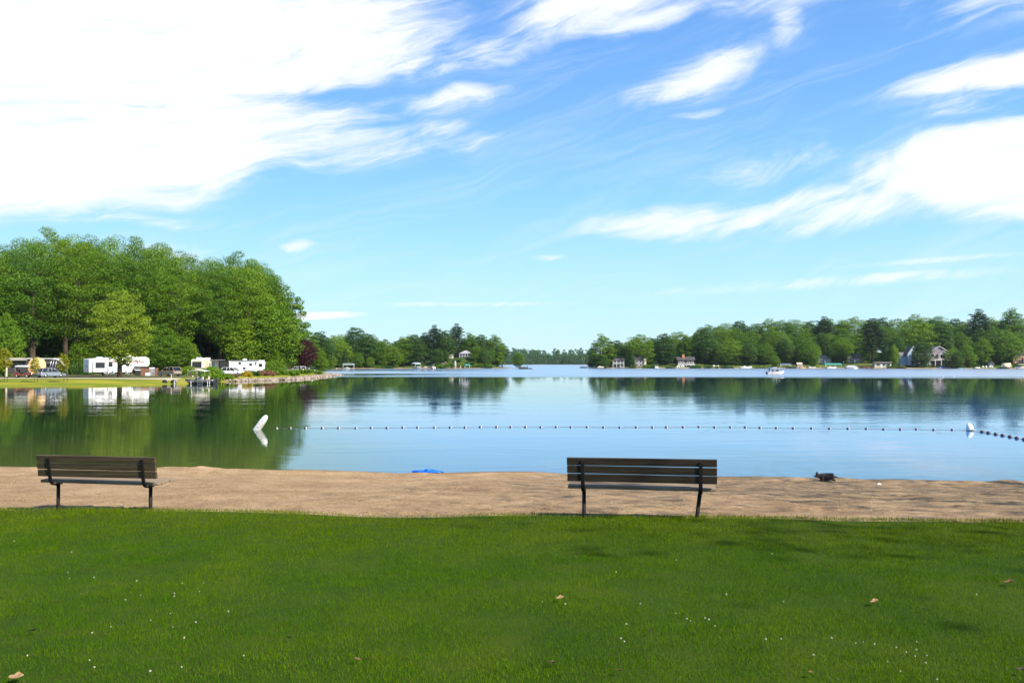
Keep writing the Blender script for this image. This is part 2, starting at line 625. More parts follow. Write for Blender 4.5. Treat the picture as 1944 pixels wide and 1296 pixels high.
def far_dark_nodes(t, co):
    n1 = t.noise(co, 0.06, 4, 0.6)
    n2 = t.noise(co, 0.35, 4, 0.7)
    z = t.add('ShaderNodeSeparateXYZ', {0: co}).outputs[2]
    c = t.mix(t.smooth(n2.outputs[0], 0.35, 0.65), (0.018, 0.042, 0.008), (0.055, 0.085, 0.016))
    sandy = t.smooth(t.math('ADD', z, t.math('MULTIPLY', n1.outputs[0], 1.0)), 0.7, 0.95, 1.0, 0.0)
    finish(t, t.mix(t.math('MULTIPLY', sandy, t.smooth(n2.outputs[0], 0.35, 0.55)), c, (0.34, 0.22, 0.12)), 0.95, None, spec=0.1)


def road_nodes(t, co):
    n1 = t.noise(co, 0.8, 4, 0.6)
    n2 = t.noise(co, 12, 4, 0.7)
    c = t.mix(n1.outputs[0], (0.34, 0.29, 0.22), (0.50, 0.44, 0.34))
    finish(t, t.mix(t.smooth(n2.outputs[0], 0.5, 0.8, 0, 0.5), c, (0.22, 0.19, 0.15)), 0.95, n2.outputs[0], 0.4, 0.02, 0.1)


M_SAND = ground_mat('sand', sand_nodes)
M_SOIL = ground_mat('lawn_soil', soil_nodes)
M_BANK = ground_mat('bank_grass', bank_nodes)
M_FAR = ground_mat('far_ground', far_ground_nodes)
M_FARD = ground_mat('wooded_ground', far_dark_nodes)
M_ROAD = ground_mat('gravel_track', road_nodes)

# the lake bed and country, one sheet out to the horizon
me = grid_mesh('lake_bed', np.linspace(-12000, 12000, 9), np.linspace(-12000, 12000, 9), np.full((9, 9), -2.4))
tag(link_mesh('lake_bed', me, None, M_SAND), kind='structure')


def beach_z(x, y):
    e, wl = lawn_edge(x), waterline(x) + 0.5 * fbm(x / 3.1, y * 0, 3, 21)
    t = (y - e) / (wl - e)
    z0 = lawn_z(x, e)
    z = z0 * (1 - sstep(0.0, 1.0, t) * 0.55 - 0.45 * np.clip(t, -0.4, 1.6)) - 0.03 * np.clip(1 - t * 4, 0, 1)
    z = z + 0.08 * np.exp(-((t - 0.94) / 0.035) ** 2) * (0.75 + 0.5 * fbm(x / 1.3, y, 3, 8))    # low berm at the water
    # raked-up heap left of the middle, and a small one on the right
    z = z + 0.10 * np.exp(-((x + 9.5) / 1.5) ** 2 - ((y - wl + 0.75) / 0.5) ** 2) * (0.7 + 0.6 * fbm(x * 2.2, y * 2.2, 3, 5))
    z = z + 0.06 * np.exp(-((x - 13.1) / 0.4) ** 2 - ((y - wl + 0.5) / 0.3) ** 2)
    z = z + 0.07 * np.exp(-((x - 8.9) / 0.5) ** 2 - ((y - wl + 0.55) / 0.3) ** 2)
    z = z - 0.10 * np.exp(-((x - 4.4) / 0.45) ** 2 - ((y - 11.9) / 0.22) ** 2)
    z = np.where(t < 0.02, np.minimum(z, lawn_z(x, y) - 0.06 - 0.5 * np.clip(-t, 0, 1)), z)
    on = sstep(0.0, 0.05, t) * sstep(1.02, 0.9, t)
    z = z + on * (0.026 * fbm(x / 1.1, y / 1.4, 4, 2) + 0.022 * fbm(x / 0.26, y / 0.30, 4, 11, 0.6))
    return z


xs = np.concatenate([np.linspace(-90, -15, 76)[:-1], np.linspace(-15, 15, 520), np.linspace(15, 90, 76)[1:]])
ts = np.concatenate([np.linspace(-0.5, -0.02, 6)[:-1], np.linspace(-0.02, 1.0, 230), np.linspace(1.0, 2.2, 14)[1:]])
XX, TT = np.meshgrid(xs, ts)
YY = lawn_edge(XX) + TT * (waterline(XX) - lawn_edge(XX))
ZZ = beach_z(XX, YY)
# footprints: shallow dents with a pushed-up rim
k = 2200
fx, ft = rng.uniform(-14, 14, k), rng.uniform(0.03, 0.93, k)
fy = lawn_edge(fx) + ft * (waterline(fx) - lawn_edge(fx))
fr, fd = rng.uniform(0.045, 0.10, k), rng.uniform(0.012, 0.034, k)
yi = ts
for a, b, r, d in zip(fx, fy, fr, fd):
    i0, i1 = np.searchsorted(xs, a - 3 * r), np.searchsorted(xs, a + 3 * r)
    tt = (b - lawn_edge(a)) / (waterline(a) - lawn_edge(a))
    j0, j1 = np.searchsorted(ts, tt - 0.05), np.searchsorted(ts, tt + 0.05)
    q = ((XX[j0:j1, i0:i1] - a) ** 2 + (YY[j0:j1, i0:i1] - b) ** 2) / (r * r)
    ZZ[j0:j1, i0:i1] += -d * np.exp(-q) + 0.45 * d * np.exp(-(np.sqrt(q) - 1.5) ** 2 * 4)
tag(link_mesh('beach', grid_mesh('beach', XX, YY, ZZ), None, M_SAND), kind='structure')

# lawn soil
def edge_wiggle(x):
    return lawn_edge(x) + 0.07 * fbm(x / 0.8, x * 0, 3, 31) + 0.08 * fbm(x / 3.2, x * 0, 2, 32) - 0.22 * np.exp(-((x + 1.6) / 1.1) ** 2)


lx = np.concatenate([np.linspace(-90, -10, 50)[:-1], np.linspace(-10, 10, 220), np.linspace(10, 90, 50)[1:]])
lt = np.concatenate([np.linspace(0, 0.8, 30)[:-1], np.linspace(0.8, 1, 110)])
LX, LT = np.meshgrid(lx, lt)
LY = -70 + LT * (edge_wiggle(LX) + 70)
LZ = lawn_z(LX, LY) + 0.025 * fbm(LX / 1.4, LY / 1.4, 3, 4) - 0.05 * sstep(0.9985, 1.0, LT)
tag(link_mesh('lawn', grid_mesh('lawn', LX, LY, LZ), None, M_SOIL), kind='structure')


def lawn_surface(x, y):
    return lawn_z(x, y) + 0.025 * fbm(x / 1.4, y / 1.4, 3, 4)


# grass blades of the mown lawn (three vertices each)
def blade_mat(name):
    m = bpy.data.materials.new(name)
    m.use_nodes = True
    t = NT(m.node_tree)
    t.n.clear()
    geo = t.add('ShaderNodeNewGeometry')
    co = t.add('ShaderNodeTexCoord').outputs['Object']
    n1 = t.noise(co, 0.7, 4, 0.6)
    n2 = t.noise(co, 4.5, 3, 0.6)
    c = t.mix(t.smooth(n1.outputs[0], 0.35, 0.68), (0.046, 0.128, 0.0005), (0.100, 0.182, 0.0006))
    c = t.mix(t.smooth(n2.outputs[0], 0.42, 0.72, 0, 0.7), c, (0.036, 0.112, 0.001))
    c = t.mix(t.smooth(geo.outputs['Random Per Island'], 0.90, 0.98, 0, 0.8), c, (0.16, 0.14, 0.035))
    c = t.mix(t.smooth(geo.outputs['Random Per Island'], 0.0, 0.5, 0.45, 0), c, (0.104, 0.188, 0.001))
    sp_ = t.add('ShaderNodeSeparateXYZ', {0: co})
    dry = t.math('ADD', sp_.outputs[1], t.math('MULTIPLY', sp_.outputs[0], 0.168))              # drier towards the sand
    c = t.mix(t.math('MULTIPLY', t.smooth(t.math('ADD', dry, n1.outputs[0]), 8.6, 11.6), 0.5), c, (0.145, 0.185, 0.003))
    d = t.add('ShaderNodeBsdfPrincipled', {'Base Color': c, 'Roughness': 0.8, 'Specular IOR Level': 0.02})
    tr = t.add('ShaderNodeBsdfTranslucent', {'Color': c})
    t.l.new(t.add('ShaderNodeMixShader', {0: 0.3, 1: d.outputs[0], 2: tr.outputs[0]}).outputs[0],
            t.add('ShaderNodeOutputMaterial').inputs[0])
    return m


def blades(n, x, y, length, width, lean, name, m):
    th = rng.uniform(0, 2 * math.pi, n)
    la = rng.uniform(0, 2 * math.pi, n)
    h = length
    b = np.stack([x, y, lawn_surface(x, y) - 0.006], 1)
    s = np.stack([np.cos(th), np.sin(th), np.zeros(n)], 1) * (width / 2)[:, None]
    ln = rng.uniform(0.1, 1.0, n) * lean
    tip = b + np.stack([np.cos(la) * ln * h, np.sin(la) * ln * h, h * np.sqrt(np.maximum(0.1, 1 - ln ** 2))], 1)
    v = np.stack([b - s, b + s, tip], 1).reshape(-1, 3)
    f = np.arange(3 * n).reshape(n, 3)
    return tag(link_mesh(name, np_mesh(name, v, f), None, m), kind='stuff')


M_BLADE = blade_mat('grass_blade')
n = 1300000
gy = 3.7 + (13.4 - 3.7) * rng.random(n) ** 1.15
gx = rng.uniform(-1, 1, n) * (0.64 * gy + 4.5)
edge = edge_wiggle(gx)
dist = edge - gy
patch = fbm(gx / 0.35, gy / 0.35, 3, 50)
keep = (dist > -0.06 + 0.08 * patch) & (rng.random(n) < 0.80 + 0.5 * patch)
bare = np.exp(-((gx + 1.5) / 1.3) ** 2) * sstep(0.55, 0.0, dist)
keep &= rng.random(n) > bare * 0.85
keep &= rng.random(n) < 1.0 - 0.75 * sstep(0.8, 4.5, np.abs(gx) - 0.6 * gy)
gx, gy, dist, patch = gx[keep], gy[keep], dist[keep], patch[keep]
n = len(gx)
ln = rng.uniform(0.018, 0.038, n) * (1 + 0.25 * patch) * (1 + 0.7 * sstep(0.10, 0.0, dist) * rng.random(n))
for bx_, by_, half in ((1.66, 10.75, 0.9), (-5.55, 12.15, 0.8)):     # rough growth the mower leaves round the benches
    near = np.exp(-((gx - bx_) / half) ** 4 - ((gy - by_) / 0.28) ** 2)
    ln = ln * (1 + 1.3 * near * rng.random(n))
blades(n, gx, gy, ln, rng.uniform(0.0025, 0.0055, n) * (1 + 0.5 * sstep(6, 12, gy)), 0.9, 'grass', M_BLADE)


# land of the far shores
def land(name, poly, hf, x0, x1, y0, y1, res, m, wood=None):
    xs_, ys_ = np.arange(x0, x1 + res, res), np.arange(y0, y1 + res, res)
    gx_, gy_ = np.meshgrid(xs_, ys_)
    d = poly_dist(gx_, gy_, poly)
    me_ = grid_mesh(name, gx_, gy_, hf(gx_, gy_, d))
    if wood is not None:
        a = me_.attributes.new('wood', 'FLOAT', 'POINT')
        a.data.foreach_set('value', wood(gx_, gy_, d).ravel().astype(np.float32))
    return tag(link_mesh(name, me_, None, m), kind='structure')


def wood_line(x):                     # where the grass gives way to the campsite and wood floor
    return np.where(x < -55, 149, 149 + (x + 55) * 1.9)


land('grass_bank', LEFT_POLY, left_h, -240, -24, 105, 330, 1.0, M_BANK,
     lambda x, y, d: np.where(y > 150, sstep(4, 12, d) * sstep(-8, 8, y - wood_line(x)), sstep(-8, 8, y - wood_line(x))))
land('wooded_shore', MID_POLY, mid_h, -240, 30, 440, 700, 3.0, M_FARD)
land('cottage_shore', RIGHT_POLY, right_h, 20, 480, 420, 760, 3.0, M_FAR)
land('far_shore', FAR_POLY, far_h, -1600, 1600, 1400, 3500, 40.0, M_FARD)

# pale gravel track along the bank
tx = np.linspace(-150, X_of(345, 146), 60)
ty = 143.5 + 0.012 * (tx + 70) + 0.5 * np.sin(tx / 11)
vs, fs = [], []
for i, (a, b) in enumerate(zip(tx, ty)):
    for j, o_ in enumerate(np.linspace(-2.6, 2.6, 5)):
        vs.append((a, b + o_, ground_z(a, b + o_) + 0.05))
    if i:
        for j in range(4):
            q = (i - 1) * 5 + j
            fs.append((q, q + 5, q + 6, q + 1))
tag(link_mesh('gravel_track', np_mesh('gravel_track', np.array(vs), np.array(fs), True), None, M_ROAD), kind='structure')


# the lake
def water_nodes(t, co):
    sp = t.add('ShaderNodeSeparateXYZ', {0: co})
    x, y = sp.outputs[0], sp.outputs[1]
    # wind lanes: beyond a ragged line the breeze ruffles the water, nearer it lies calm
    lane = t.noise(t.vmath('MULTIPLY', co, (0.006, 0.03, 0)), 1.0, 4, 0.6)
    edge_ = t.math('ADD', y, t.math('MULTIPLY', t.math('SUBTRACT', lane.outputs[0], 0.5), 70))
    edge_ = t.math('ADD', edge_, t.math('MULTIPLY', x, 0.10))
    ruf = t.smooth(edge_, 186, 240)
    lane2 = t.noise(t.vmath('MULTIPLY', co, (0.004, 0.022, 0)), 1.0, 3, 0.5)
    left = t.math('MULTIPLY', t.smooth(x, -40, 5, 1, 0), t.smooth(lane2.outputs[0], 0.42, 0.55, 0.9, 0.0))
    ruf = t.math('MULTIPLY', ruf, t.math('SUBTRACT', 1.0, left))
    # ripples
    r1 = t.noise(t.vmath('MULTIPLY', co, (0.55, 1.6, 1)), 1.0, 3, 0.5, 0.3)
    r2 = t.noise(t.vmath('MULTIPLY', co, (1.4, 4.5, 1)), 1.0, 3, 0.55, 0.2)
    r3 = t.noise(t.vmath('MULTIPLY', co, (0.10, 0.28, 1)), 1.0, 3, 0.5)
    calm = t.math('ADD', t.math('MULTIPLY', r1.outputs[0], 0.0075), t.math('MULTIPLY', r2.outputs[0], 0.0028))
    gust = t.smooth(r3.outputs[0], 0.38, 0.66, 0.25, 1.0)
    calm = t.math('MULTIPLY', t.math('MULTIPLY', calm, gust), t.smooth(y, 40, 170, 1.0, 0.3))
    b = t.add('ShaderNodeBump', {'Strength': 1.0, 'Distance': 1.0, 'Height': calm})
    shallow = t.smooth(t.math('ADD', y, t.math('MULTIPLY', x, 0.125)), 26, 40, 1, 0)
    t_deep = t.mix(t.smooth(y, 45, 110), (0.018, 0.100, 0.300), (0.010, 0.046, 0.060))
    wood_reflection = t.smooth(t.math('ADD', x, t.math('MULTIPLY', y, 0.2)), -4, 5, 1, 0)            # dark green painted in where the wood's reflection falls
    c = t.mix(wood_reflection, t_deep, (0.009, 0.028, 0.013))
    c = t.mix(t.math('MULTIPLY', shallow, t.smooth(x, -9, -3, 1.0, 0.35)), c, (0.050, 0.060, 0.020))  # olive of the bottom, stronger at left where the wood's reflection falls
    rough = t.math('ADD', t.math('MULTIPLY', ruf, 0.27), 0.010)
    p = t.add('ShaderNodeBsdfPrincipled', {'Base Color': c, 'Roughness': rough, 'IOR': t.math('ADD', 1.43, t.math('MULTIPLY', ruf, 0.4)), 'Normal': b.outputs[0]})
    g = t.add('ShaderNodeBsdfGlossy', {'Color': (0.95, 0.97, 1.0, 1), 'Roughness': 0.28})     # glitter of the ruffled lanes
    mx = t.add('ShaderNodeMixShader', {0: t.math('MULTIPLY', ruf, 0.85), 1: p.outputs[0], 2: g.outputs[0]})
    t.l.new(mx.outputs[0], t.add('ShaderNodeOutputMaterial').inputs[0])


M_WATER = ground_mat('lake_water', water_nodes)
ysw = np.array([18, 60, 200, 600, 1500, 4000, 11000], float)
me = grid_mesh('lake', np.linspace(-11000, 11000, 23), ysw, np.zeros((7, 23)))
tag(link_mesh('lake', me, None, M_WATER), kind='structure')

# ------------------------------------------------------------------ trees
BARK = mat('bark', (0.085, 0.062, 0.045), 0.9, var=0.2, scale=1.2, bump=0.5, bscale=6, stretch=(1, 1, 0.25), spec=0.1)
BARK_PALE = mat('pale_bark', (0.23, 0.19, 0.15), 0.85, var=0.2, scale=1.5, bump=0.3, bscale=6, stretch=(1, 1, 0.3), spec=0.1)
L_OAK = leaf_mat('oak_leaf', (0.030, 0.112, 0.004), (0.165, 0.268, 0.005))
L_DARK = leaf_mat('dark_leaf', (0.024, 0.080, 0.012), (0.078, 0.152, 0.012))
L_MAPLE = leaf_mat('maple_leaf', (0.165, 0.26, 0.012), (0.27, 0.345, 0.016), 0.38)
L_PINE = leaf_mat('pine_needle', (0.016, 0.050, 0.014), (0.035, 0.078, 0.018), 0.12)
L_LIME = leaf_mat('lime_leaf', (0.080, 0.185, 0.006), (0.150, 0.245, 0.006), 0.35)
L_GOLD = leaf_mat('golden_leaf', (0.20, 0.23, 0.010), (0.36, 0.32, 0.012), 0.35)
L_PURPLE = leaf_mat('purple_leaf', (0.030, 0.008, 0.010), (0.060, 0.012, 0.014), 0.15)
L_YELLOW = leaf_mat('yellow_flower_leaf', (0.32, 0.24, 0.010), (0.50, 0.36, 0.012), 0.2)
L_RUST = leaf_mat('rust_leaf', (0.18, 0.085, 0.045), (0.26, 0.13, 0.07), 0.2)


def leaf_quads(c, nrm, size, aspect=0.65):
    n = len(c)
    nrm = nrm / np.linalg.norm(nrm, axis=1, keepdims=True)
    r = rng.normal(size=(n, 3))
    a = np.cross(nrm, r)
    a /= np.linalg.norm(a, axis=1, keepdims=True)
    b = np.cross(nrm, a)
    a = a * (size / 2)[:, None]
    b = b * (size / 2 * aspect)[:, None]
    v = np.stack([c - a, c + b * 1.0, c + a, c - b], 1).reshape(-1, 3)
    return v, np.arange(4 * n).reshape(n, 4)


def clump_cloud(cent, rad, per, size, flat=0.56, up=0.55, outw=0.6):
    """leaves spread over the upper shells of many flattened clumps"""
    n = len(cent) * per
    ci = np.repeat(np.arange(len(cent)), per)
    d = rng.normal(size=(n, 3))
    d[:, 2] += 0.55 * rng.random(n)
    d /= np.linalg.norm(d, axis=1, keepdims=True)
    rr = rad[ci] * rng.uniform(0.35, 1.08, n) ** 0.6
    p = cent[ci] + d * rr[:, None] * np.array([1, 1, flat])
    nn = d * outw + np.array([0, 0, up]) + rng.normal(size=(n, 3)) * 0.45
    return leaf_quads(p, nn, size * rng.uniform(0.6, 1.3, n))


def broadleaf(name, H, W, low, nclump, per, leaf, m, bark=BARK, rc=0.15, squash=1.0, gap=0.0, trunk_r=0.022, lop=0.0, limbs=34):
    """mesh pair (trunk, crown) of a broad-leaved tree of height H and crown width W whose foliage starts at height low*H"""
    zc, hz, rw = H * (low + 1) / 2, H * (1 - low) / 2, W / 2
    cent = []
    tries = 0
    lob = [(rng.uniform(0, 2 * math.pi), rng.uniform(-0.6, 0.9), rng.uniform(0.62, 1.22)) for _ in range(12)]
    while len(cent) < nclump and tries < nclump * 60:
        tries += 1
        v = rng.normal(size=3)
        v /= np.linalg.norm(v)
        r = rng.uniform(0.25, 1.0) ** 0.5
        az_ = math.atan2(v[1], v[0])
        k = 1.0
        for la, lz, lk in lob:
            q = (math.cos(az_ - la) * math.sqrt(max(0, 1 - v[2] ** 2)) * math.sqrt(max(0, 1 - lz * lz)) + v[2] * lz)
            k += (lk - 1) * max(0, q) ** 5
        taper = 1 - 0.28 * max(0, v[2]) - 0.1 * max(0, -v[2]) + lop * v[0] * 0.3
        p = np.array([v[0] * rw * r * k * taper, v[1] * rw * r * k * taper, zc + v[2] * hz * squash * r * min(k, 1.05)])
        if p[2] < low * H:
            continue
        dmin = W * rc * (0.98 if r > 0.7 else 1.1)
        if all(np.sum((p - q) ** 2) > dmin ** 2 for q in cent):
            cent.append(p)
    cent = np.array(cent)
    if gap:
        cent = cent[rng.random(len(cent)) > gap]
    rad = W * rc * rng.uniform(0.65, 1.25, len(cent))
    v, f = clump_cloud(cent, rad, per, leaf)
    crown = np_mesh(name + '_crown', v, f)
    crown.materials.append(m)
    mb = MB()
    tr = H * trunk_r
    top = H * (low + (1 - low) * 0.72)
    bend = rng.normal(size=2) * H * 0.012
    spine = [Vector((bend[0] * math.sin(3 * s), bend[1] * math.sin(2.2 * s), s * top)) for s in (-0.02, 0.04, 0.15, 0.35, 0.6, 0.85, 1.0)]
    mb.tube(spine, [tr * 1.5, tr * 1.15, tr, tr * 0.85, tr * 0.62, tr * 0.34, tr * 0.12], 8)
    far_ = sorted(range(len(cent)), key=lambda i: rng.random())[:limbs]
    for i in far_:
        c = Vector(cent[i])
        s = min(0.93, max(0.18, (c.z - 0.30 * math.hypot(c.x, c.y) * 1.3) / top))
        a = spine[0].lerp(spine[-1], s)
        mid_ = a.lerp(c, 0.5) + Vector((0, 0, 0.06 * (c - a).length))
        r0 = tr * (1 - s) * 0.5 + tr * 0.07
        mb.tube([a, mid_, c], [r0, r0 * 0.6, r0 * 0.2], 5, cap=False)
    tm = mb.mesh(name + '_trunk')
    tm.materials.append(bark)
    return tm, crown, H


def conifer(name, H, W, low, tiers, m, per=60, leaf=0.5, plume=False):
    """pine or spruce: whorls of boughs, each a row of flattened needle tufts"""
    cent, rad = [], []
    mb = MB()
    tr = H * 0.017
    mb.tube([(0, 0, -0.3), (0, 0, H * 0.3), (0, 0, H * 0.7), (0, 0, H * 0.99)], [tr * 1.3, tr, tr * 0.6, tr * 0.08], 7)
    for k in range(tiers):
        s = k / (tiers - 1)
        z = H * (low + (1 - low) * s ** 0.9)
        prof = (1 - s) ** 0.8 if not plume else (0.45 + 0.55 * math.sin(math.pi * min(1, 0.25 + 0.75 * s))) * (1.0 if s < 0.85 else 0.55)
        n = rng.integers(4, 7)
        a0 = rng.uniform(0, 6.28)
        for j in range(n):
            ln_ = W / 2 * prof * rng.uniform(0.6, 1.1) + 0.25
            a = a0 + j * 6.28 / n + rng.normal() * 0.2
            rise = (0.18 if plume else -0.22) * ln_
            e = Vector((math.cos(a) * ln_, math.sin(a) * ln_, z + rise))
            mb.tube([(0, 0, z), e], [tr * 0.3 * (1 - 0.8 * s), tr * 0.06], 4, cap=False)
            for q in ((0.45, 0.75, 1.0) if ln_ > 1.5 else (0.7,)):
                cent.append([e.x * q, e.y * q, z + rise * q])
                rad.append((0.28 if plume else 0.30) * ln_ * (1.2 - 0.4 * q) + 0.25)
    cent.append([0, 0, H])
    rad.append(0.45)
    v, f = clump_cloud(np.array(cent), np.array(rad), per, leaf, flat=0.38, up=0.7)
    crown = np_mesh(name + '_crown', v, f)
    crown.materials.append(m)
    tm = mb.mesh(name + '_trunk')
    tm.materials.append(BARK)
    return tm, crown, H


def bush_mesh(name, W, D, H, n, per, leaf, m):
    c = rng.uniform(-1, 1, (n, 3)) * np.array([W / 2, D / 2, H / 2]) * 0.8
    c[:, 2] = np.abs(c[:, 2]) * 1.3 + 0.05
    c[:, 2] *= np.sqrt(np.clip(1 - (c[:, 0] / (W / 2)) ** 2 * 0.8, 0.1, 1))
    v, f = clump_cloud(c, np.full(n, min(W, H) * 0.26), per, leaf, flat=0.8)
    v[:, 2] = np.maximum(v[:, 2], -0.1)
    me_ = np_mesh(name, v, f)
    me_.materials.append(m)
    return me_


PROTO = {
    'oak': broadleaf('oak', 26, 15, 0.22, 150, 400, 0.28, L_OAK, rc=0.150),
    'oak_b': broadleaf('oak_b', 28, 14, 0.28, 140, 400, 0.28, L_OAK, rc=0.155, gap=0.06),
    'oak_c': broadleaf('oak_c', 24, 16, 0.14, 160, 400, 0.28, L_OAK, rc=0.145, lop=0.4),
    'low_oak': broadleaf('low_oak', 20, 14, 0.02, 150, 160, 0.45, L_OAK, rc=0.150),
    'dark': broadleaf('dark', 22, 12, 0.02, 150, 150, 0.46, L_DARK, rc=0.150),
    'elm': broadleaf('elm', 20, 11, 0.05, 120, 140, 0.44, L_OAK, rc=0.15, gap=0.15),
    'maple': broadleaf('maple', 15, 11.0, 0.15, 190, 110, 0.27, L_MAPLE, rc=0.105, trunk_r=0.026, gap=0.1),
    'lime': broadleaf('lime', 12, 8, 0.03, 110, 100, 0.34, L_LIME, rc=0.15, bark=BARK_PALE),
    'sapling': broadleaf('sapling', 5.5, 2.5, 0.30, 60, 40, 0.20, L_GOLD, rc=0.15, trunk_r=0.009, gap=0.1),
    'purple': broadleaf('purple', 9, 6.5, 0.16, 120, 90, 0.32, L_PURPLE, rc=0.15),
    'pine': conifer('pine', 26, 11, 0.30, 15, L_PINE, 85, 0.5, True),
    'spruce': conifer('spruce', 13, 5.5, 0.05, 18, L_PINE, 50, 0.36),
    'shade': broadleaf('shade', 22, 14, 0.30, 300, 34, 0.22, L_OAK, rc=0.16, trunk_r=0.012, limbs=0),
}
KIND_NAME = {'oak': 'broadleaf_tree', 'oak_b': 'broadleaf_tree', 'oak_c': 'broadleaf_tree', 'low_oak': 'broadleaf_tree', 'dark': 'broadleaf_tree',
             'elm': 'broadleaf_tree', 'maple': 'maple_tree', 'lime': 'young_tree', 'sapling': 'sapling', 'shade': 'broadleaf_tree', 'purple': 'purple_leaved_tree',
             'pine': 'pine_tree', 'spruce': 'spruce_tree'}


def tree(kind, x, y, H, label, group=None, wide=1.0, z=None, rz=None, cat='tree', leafmat=None):
    tm, cm, h0 = PROTO[kind]
    z = ground_z(x, y) if z is None else z
    t_ = thing(KIND_NAME[kind], label, cat, (x, y, z - 0.05), rng.uniform(0, 6.28) if rz is None else rz, group)
    s = H / h0
    t_.scale = (s * wide, s * wide, s)
    link_mesh('trunk', tm, t_)
    c = link_mesh('crown', cm, t_)
    if leafmat is not None:
        c.material_slots[0].link = 'OBJECT'
        c.material_slots[0].material = leafmat
    return t_


def tree_px(kind, px, top, Y, label, group=None, wide=1.0, **k):
    x = X_of(px, Y)
    z = ground_z(x, Y)
    H = at(px, top, Y).z - z
    return tree(kind, x, Y, H, label, group, wide, z, **k)


def bush(name, label, px, Y, W, H, m, n=40, per=70, leaf=0.3, cat='bush', group=None, D=None, z=None):
    x = X_of(px, Y)
    o = link_mesh(name, bush_mesh(name, W, D or W * 0.8, H, n, per, leaf, m))
    o.location = (x, Y, ground_z(x, Y) if z is None else z)
    o.rotation_euler = (0, 0, -math.atan2(x, Y))
    return tag(o, label, cat, group)

SEEN = {}
RIGHT_MARKS = [(1120, 'the open water gap'), (1174, 'the grey-roofed cottage'), (1213, 'the dark grey house'), (1260, 'the cream bungalow'), (1301, 'the dark brown house'),
               (1357, 'the upturned tan boat'), (1416, 'the white cruiser'), (1470, 'the round green bush'), (1500, 'the dark lift'), (1543, 'the tan boat'),
               (1580, 'the teal canopy'), (1616, 'the white pontoon boat'), (1674, 'the cream boathouse'), (1705, 'the dark hedge'), (1725, 'the pale blue gable'),
               (1775, 'the mauve gable'), (1822, 'the teal kayak'), (1881, 'the small shed'), (1911, 'the arched shelter'), (1940, 'the brick house')]
LEFT_MARKS = [(20, 'the left edge'), (66, 'the tan umbrella'), (100, 'the silver car'), (165, 'the white camper tail'), (228, 'the young maple'), (280, 'the board screen'),
              (322, 'the beige minivan'), (388, 'the tan motorhome'), (443, 'the white wagon'), (480, 'the travel trailer'), (547, 'the tan camper'), (580, 'the purple tree')]
MID_MARKS = [(580, 'the purple tree'), (620, 'the stone point'), (655, 'the short dock'), (700, 'the shoreline bushes'), (752, 'the weeping tree'), (790, 'the grey lift'),
             (821, 'the moored boats'), (856, 'the small shed'), (884, 'the bluff cottage'), (930, 'the bare sandy end')]


def by_mark(desc, px, marks):
    mx, nm = min(marks, key=lambda q: abs(q[0] - px))
    rel = 'straight above' if abs(px - mx) < 7 else ('up and left of' if px < mx else 'up and right of')
    s = desc + ', ' + rel + ' ' + nm
    SEEN[s] = SEEN.get(s, 0) + 1
    if SEEN[s] > 1:
        s += ', farther ' + ('left' if px < mx else 'right')
    return s


# ---- the wood behind the campsite
WOOD = 'tall trees of the wood behind the campsite'
front_left = [
    # kind, px, top px, Y, width, label
    ('oak_c', -45, 470, 205, 1.1, 'tall broadleaf tree at the left edge of the photograph behind the dark camper'),
    ('oak', 62, 462, 208, 1.05, 'tall wide oak rising behind the tan umbrella'),
    ('oak_b', 150, 458, 212, 1.05, 'tall oak with a bare lower trunk left of the white fifth-wheel camper'),
    ('oak_c', 250, 470, 216, 1.0, 'broad oak directly behind the bright young maple'),
    ('oak', 338, 486, 214, 0.95, 'oak above the beige minivan, between the maple and the tan motorhome'),
    ('oak_b', 418, 494, 218, 0.95, 'oak with dark gaps between its boughs above the tan motorhome'),
    ('oak_c', 472, 508, 224, 0.95, 'broad oak above the white travel trailer'),
    ('low_oak', 526, 556, 222, 0.95, 'lower oak with boughs reaching out at the right end of the wood'),
    ('elm', 545, 552, 234, 0.85, 'small open tree stepping down at the tip of the wood, above the tan camper'),
    ('elm', 515, 528, 236, 0.9, 'thin-crowned tree with sky showing through at the right end of the wood'),
]
for kd, px, tp, Y, wd, lb in front_left:
    tree_px(kd, px, tp + rng.uniform(-8, 10), Y, lb, wide=wd * 0.95)
back_tops = [(0, 462), (45, 452), (95, 450), (125, 443), (170, 452), (215, 448), (262, 460), (305, 464), (350, 482), (398, 488), (445, 492),
             (485, 502), (505, 512)]
for i, (px, tp) in enumerate(back_tops):
    Y = 234 + 9 * (i % 3)
    tree_px(['oak_b', 'oak', 'oak_c', 'oak_b'][i % 4], px, tp + rng.uniform(-7, 5), Y, by_mark('tall oak on the wood skyline', px, LEFT_MARKS), WOOD, 0.82)
for i, px in enumerate(range(-60, 520, 48)):
    tree_px(['dark', 'low_oak', 'dark'][i % 3], px + rng.uniform(-12, 12), 560 + rng.uniform(-15, 25), 232 + rng.uniform(0, 22),
            'shaded tree deep in the wood behind the campers', 'shaded trees inside the wood', 1.15)
for i, px in enumerate(range(-80, 510, 52)):
    tree_px(['oak', 'dark', 'low_oak'][i % 3], px + rng.uniform(-14, 14), 500 + rng.uniform(-10, 20) + max(0, (px - 250) * 0.13), 268 + rng.uniform(0, 22),
            'tall tree in the rear rows of the wood behind the campsite', 'trees at the back of the wood', 1.15)
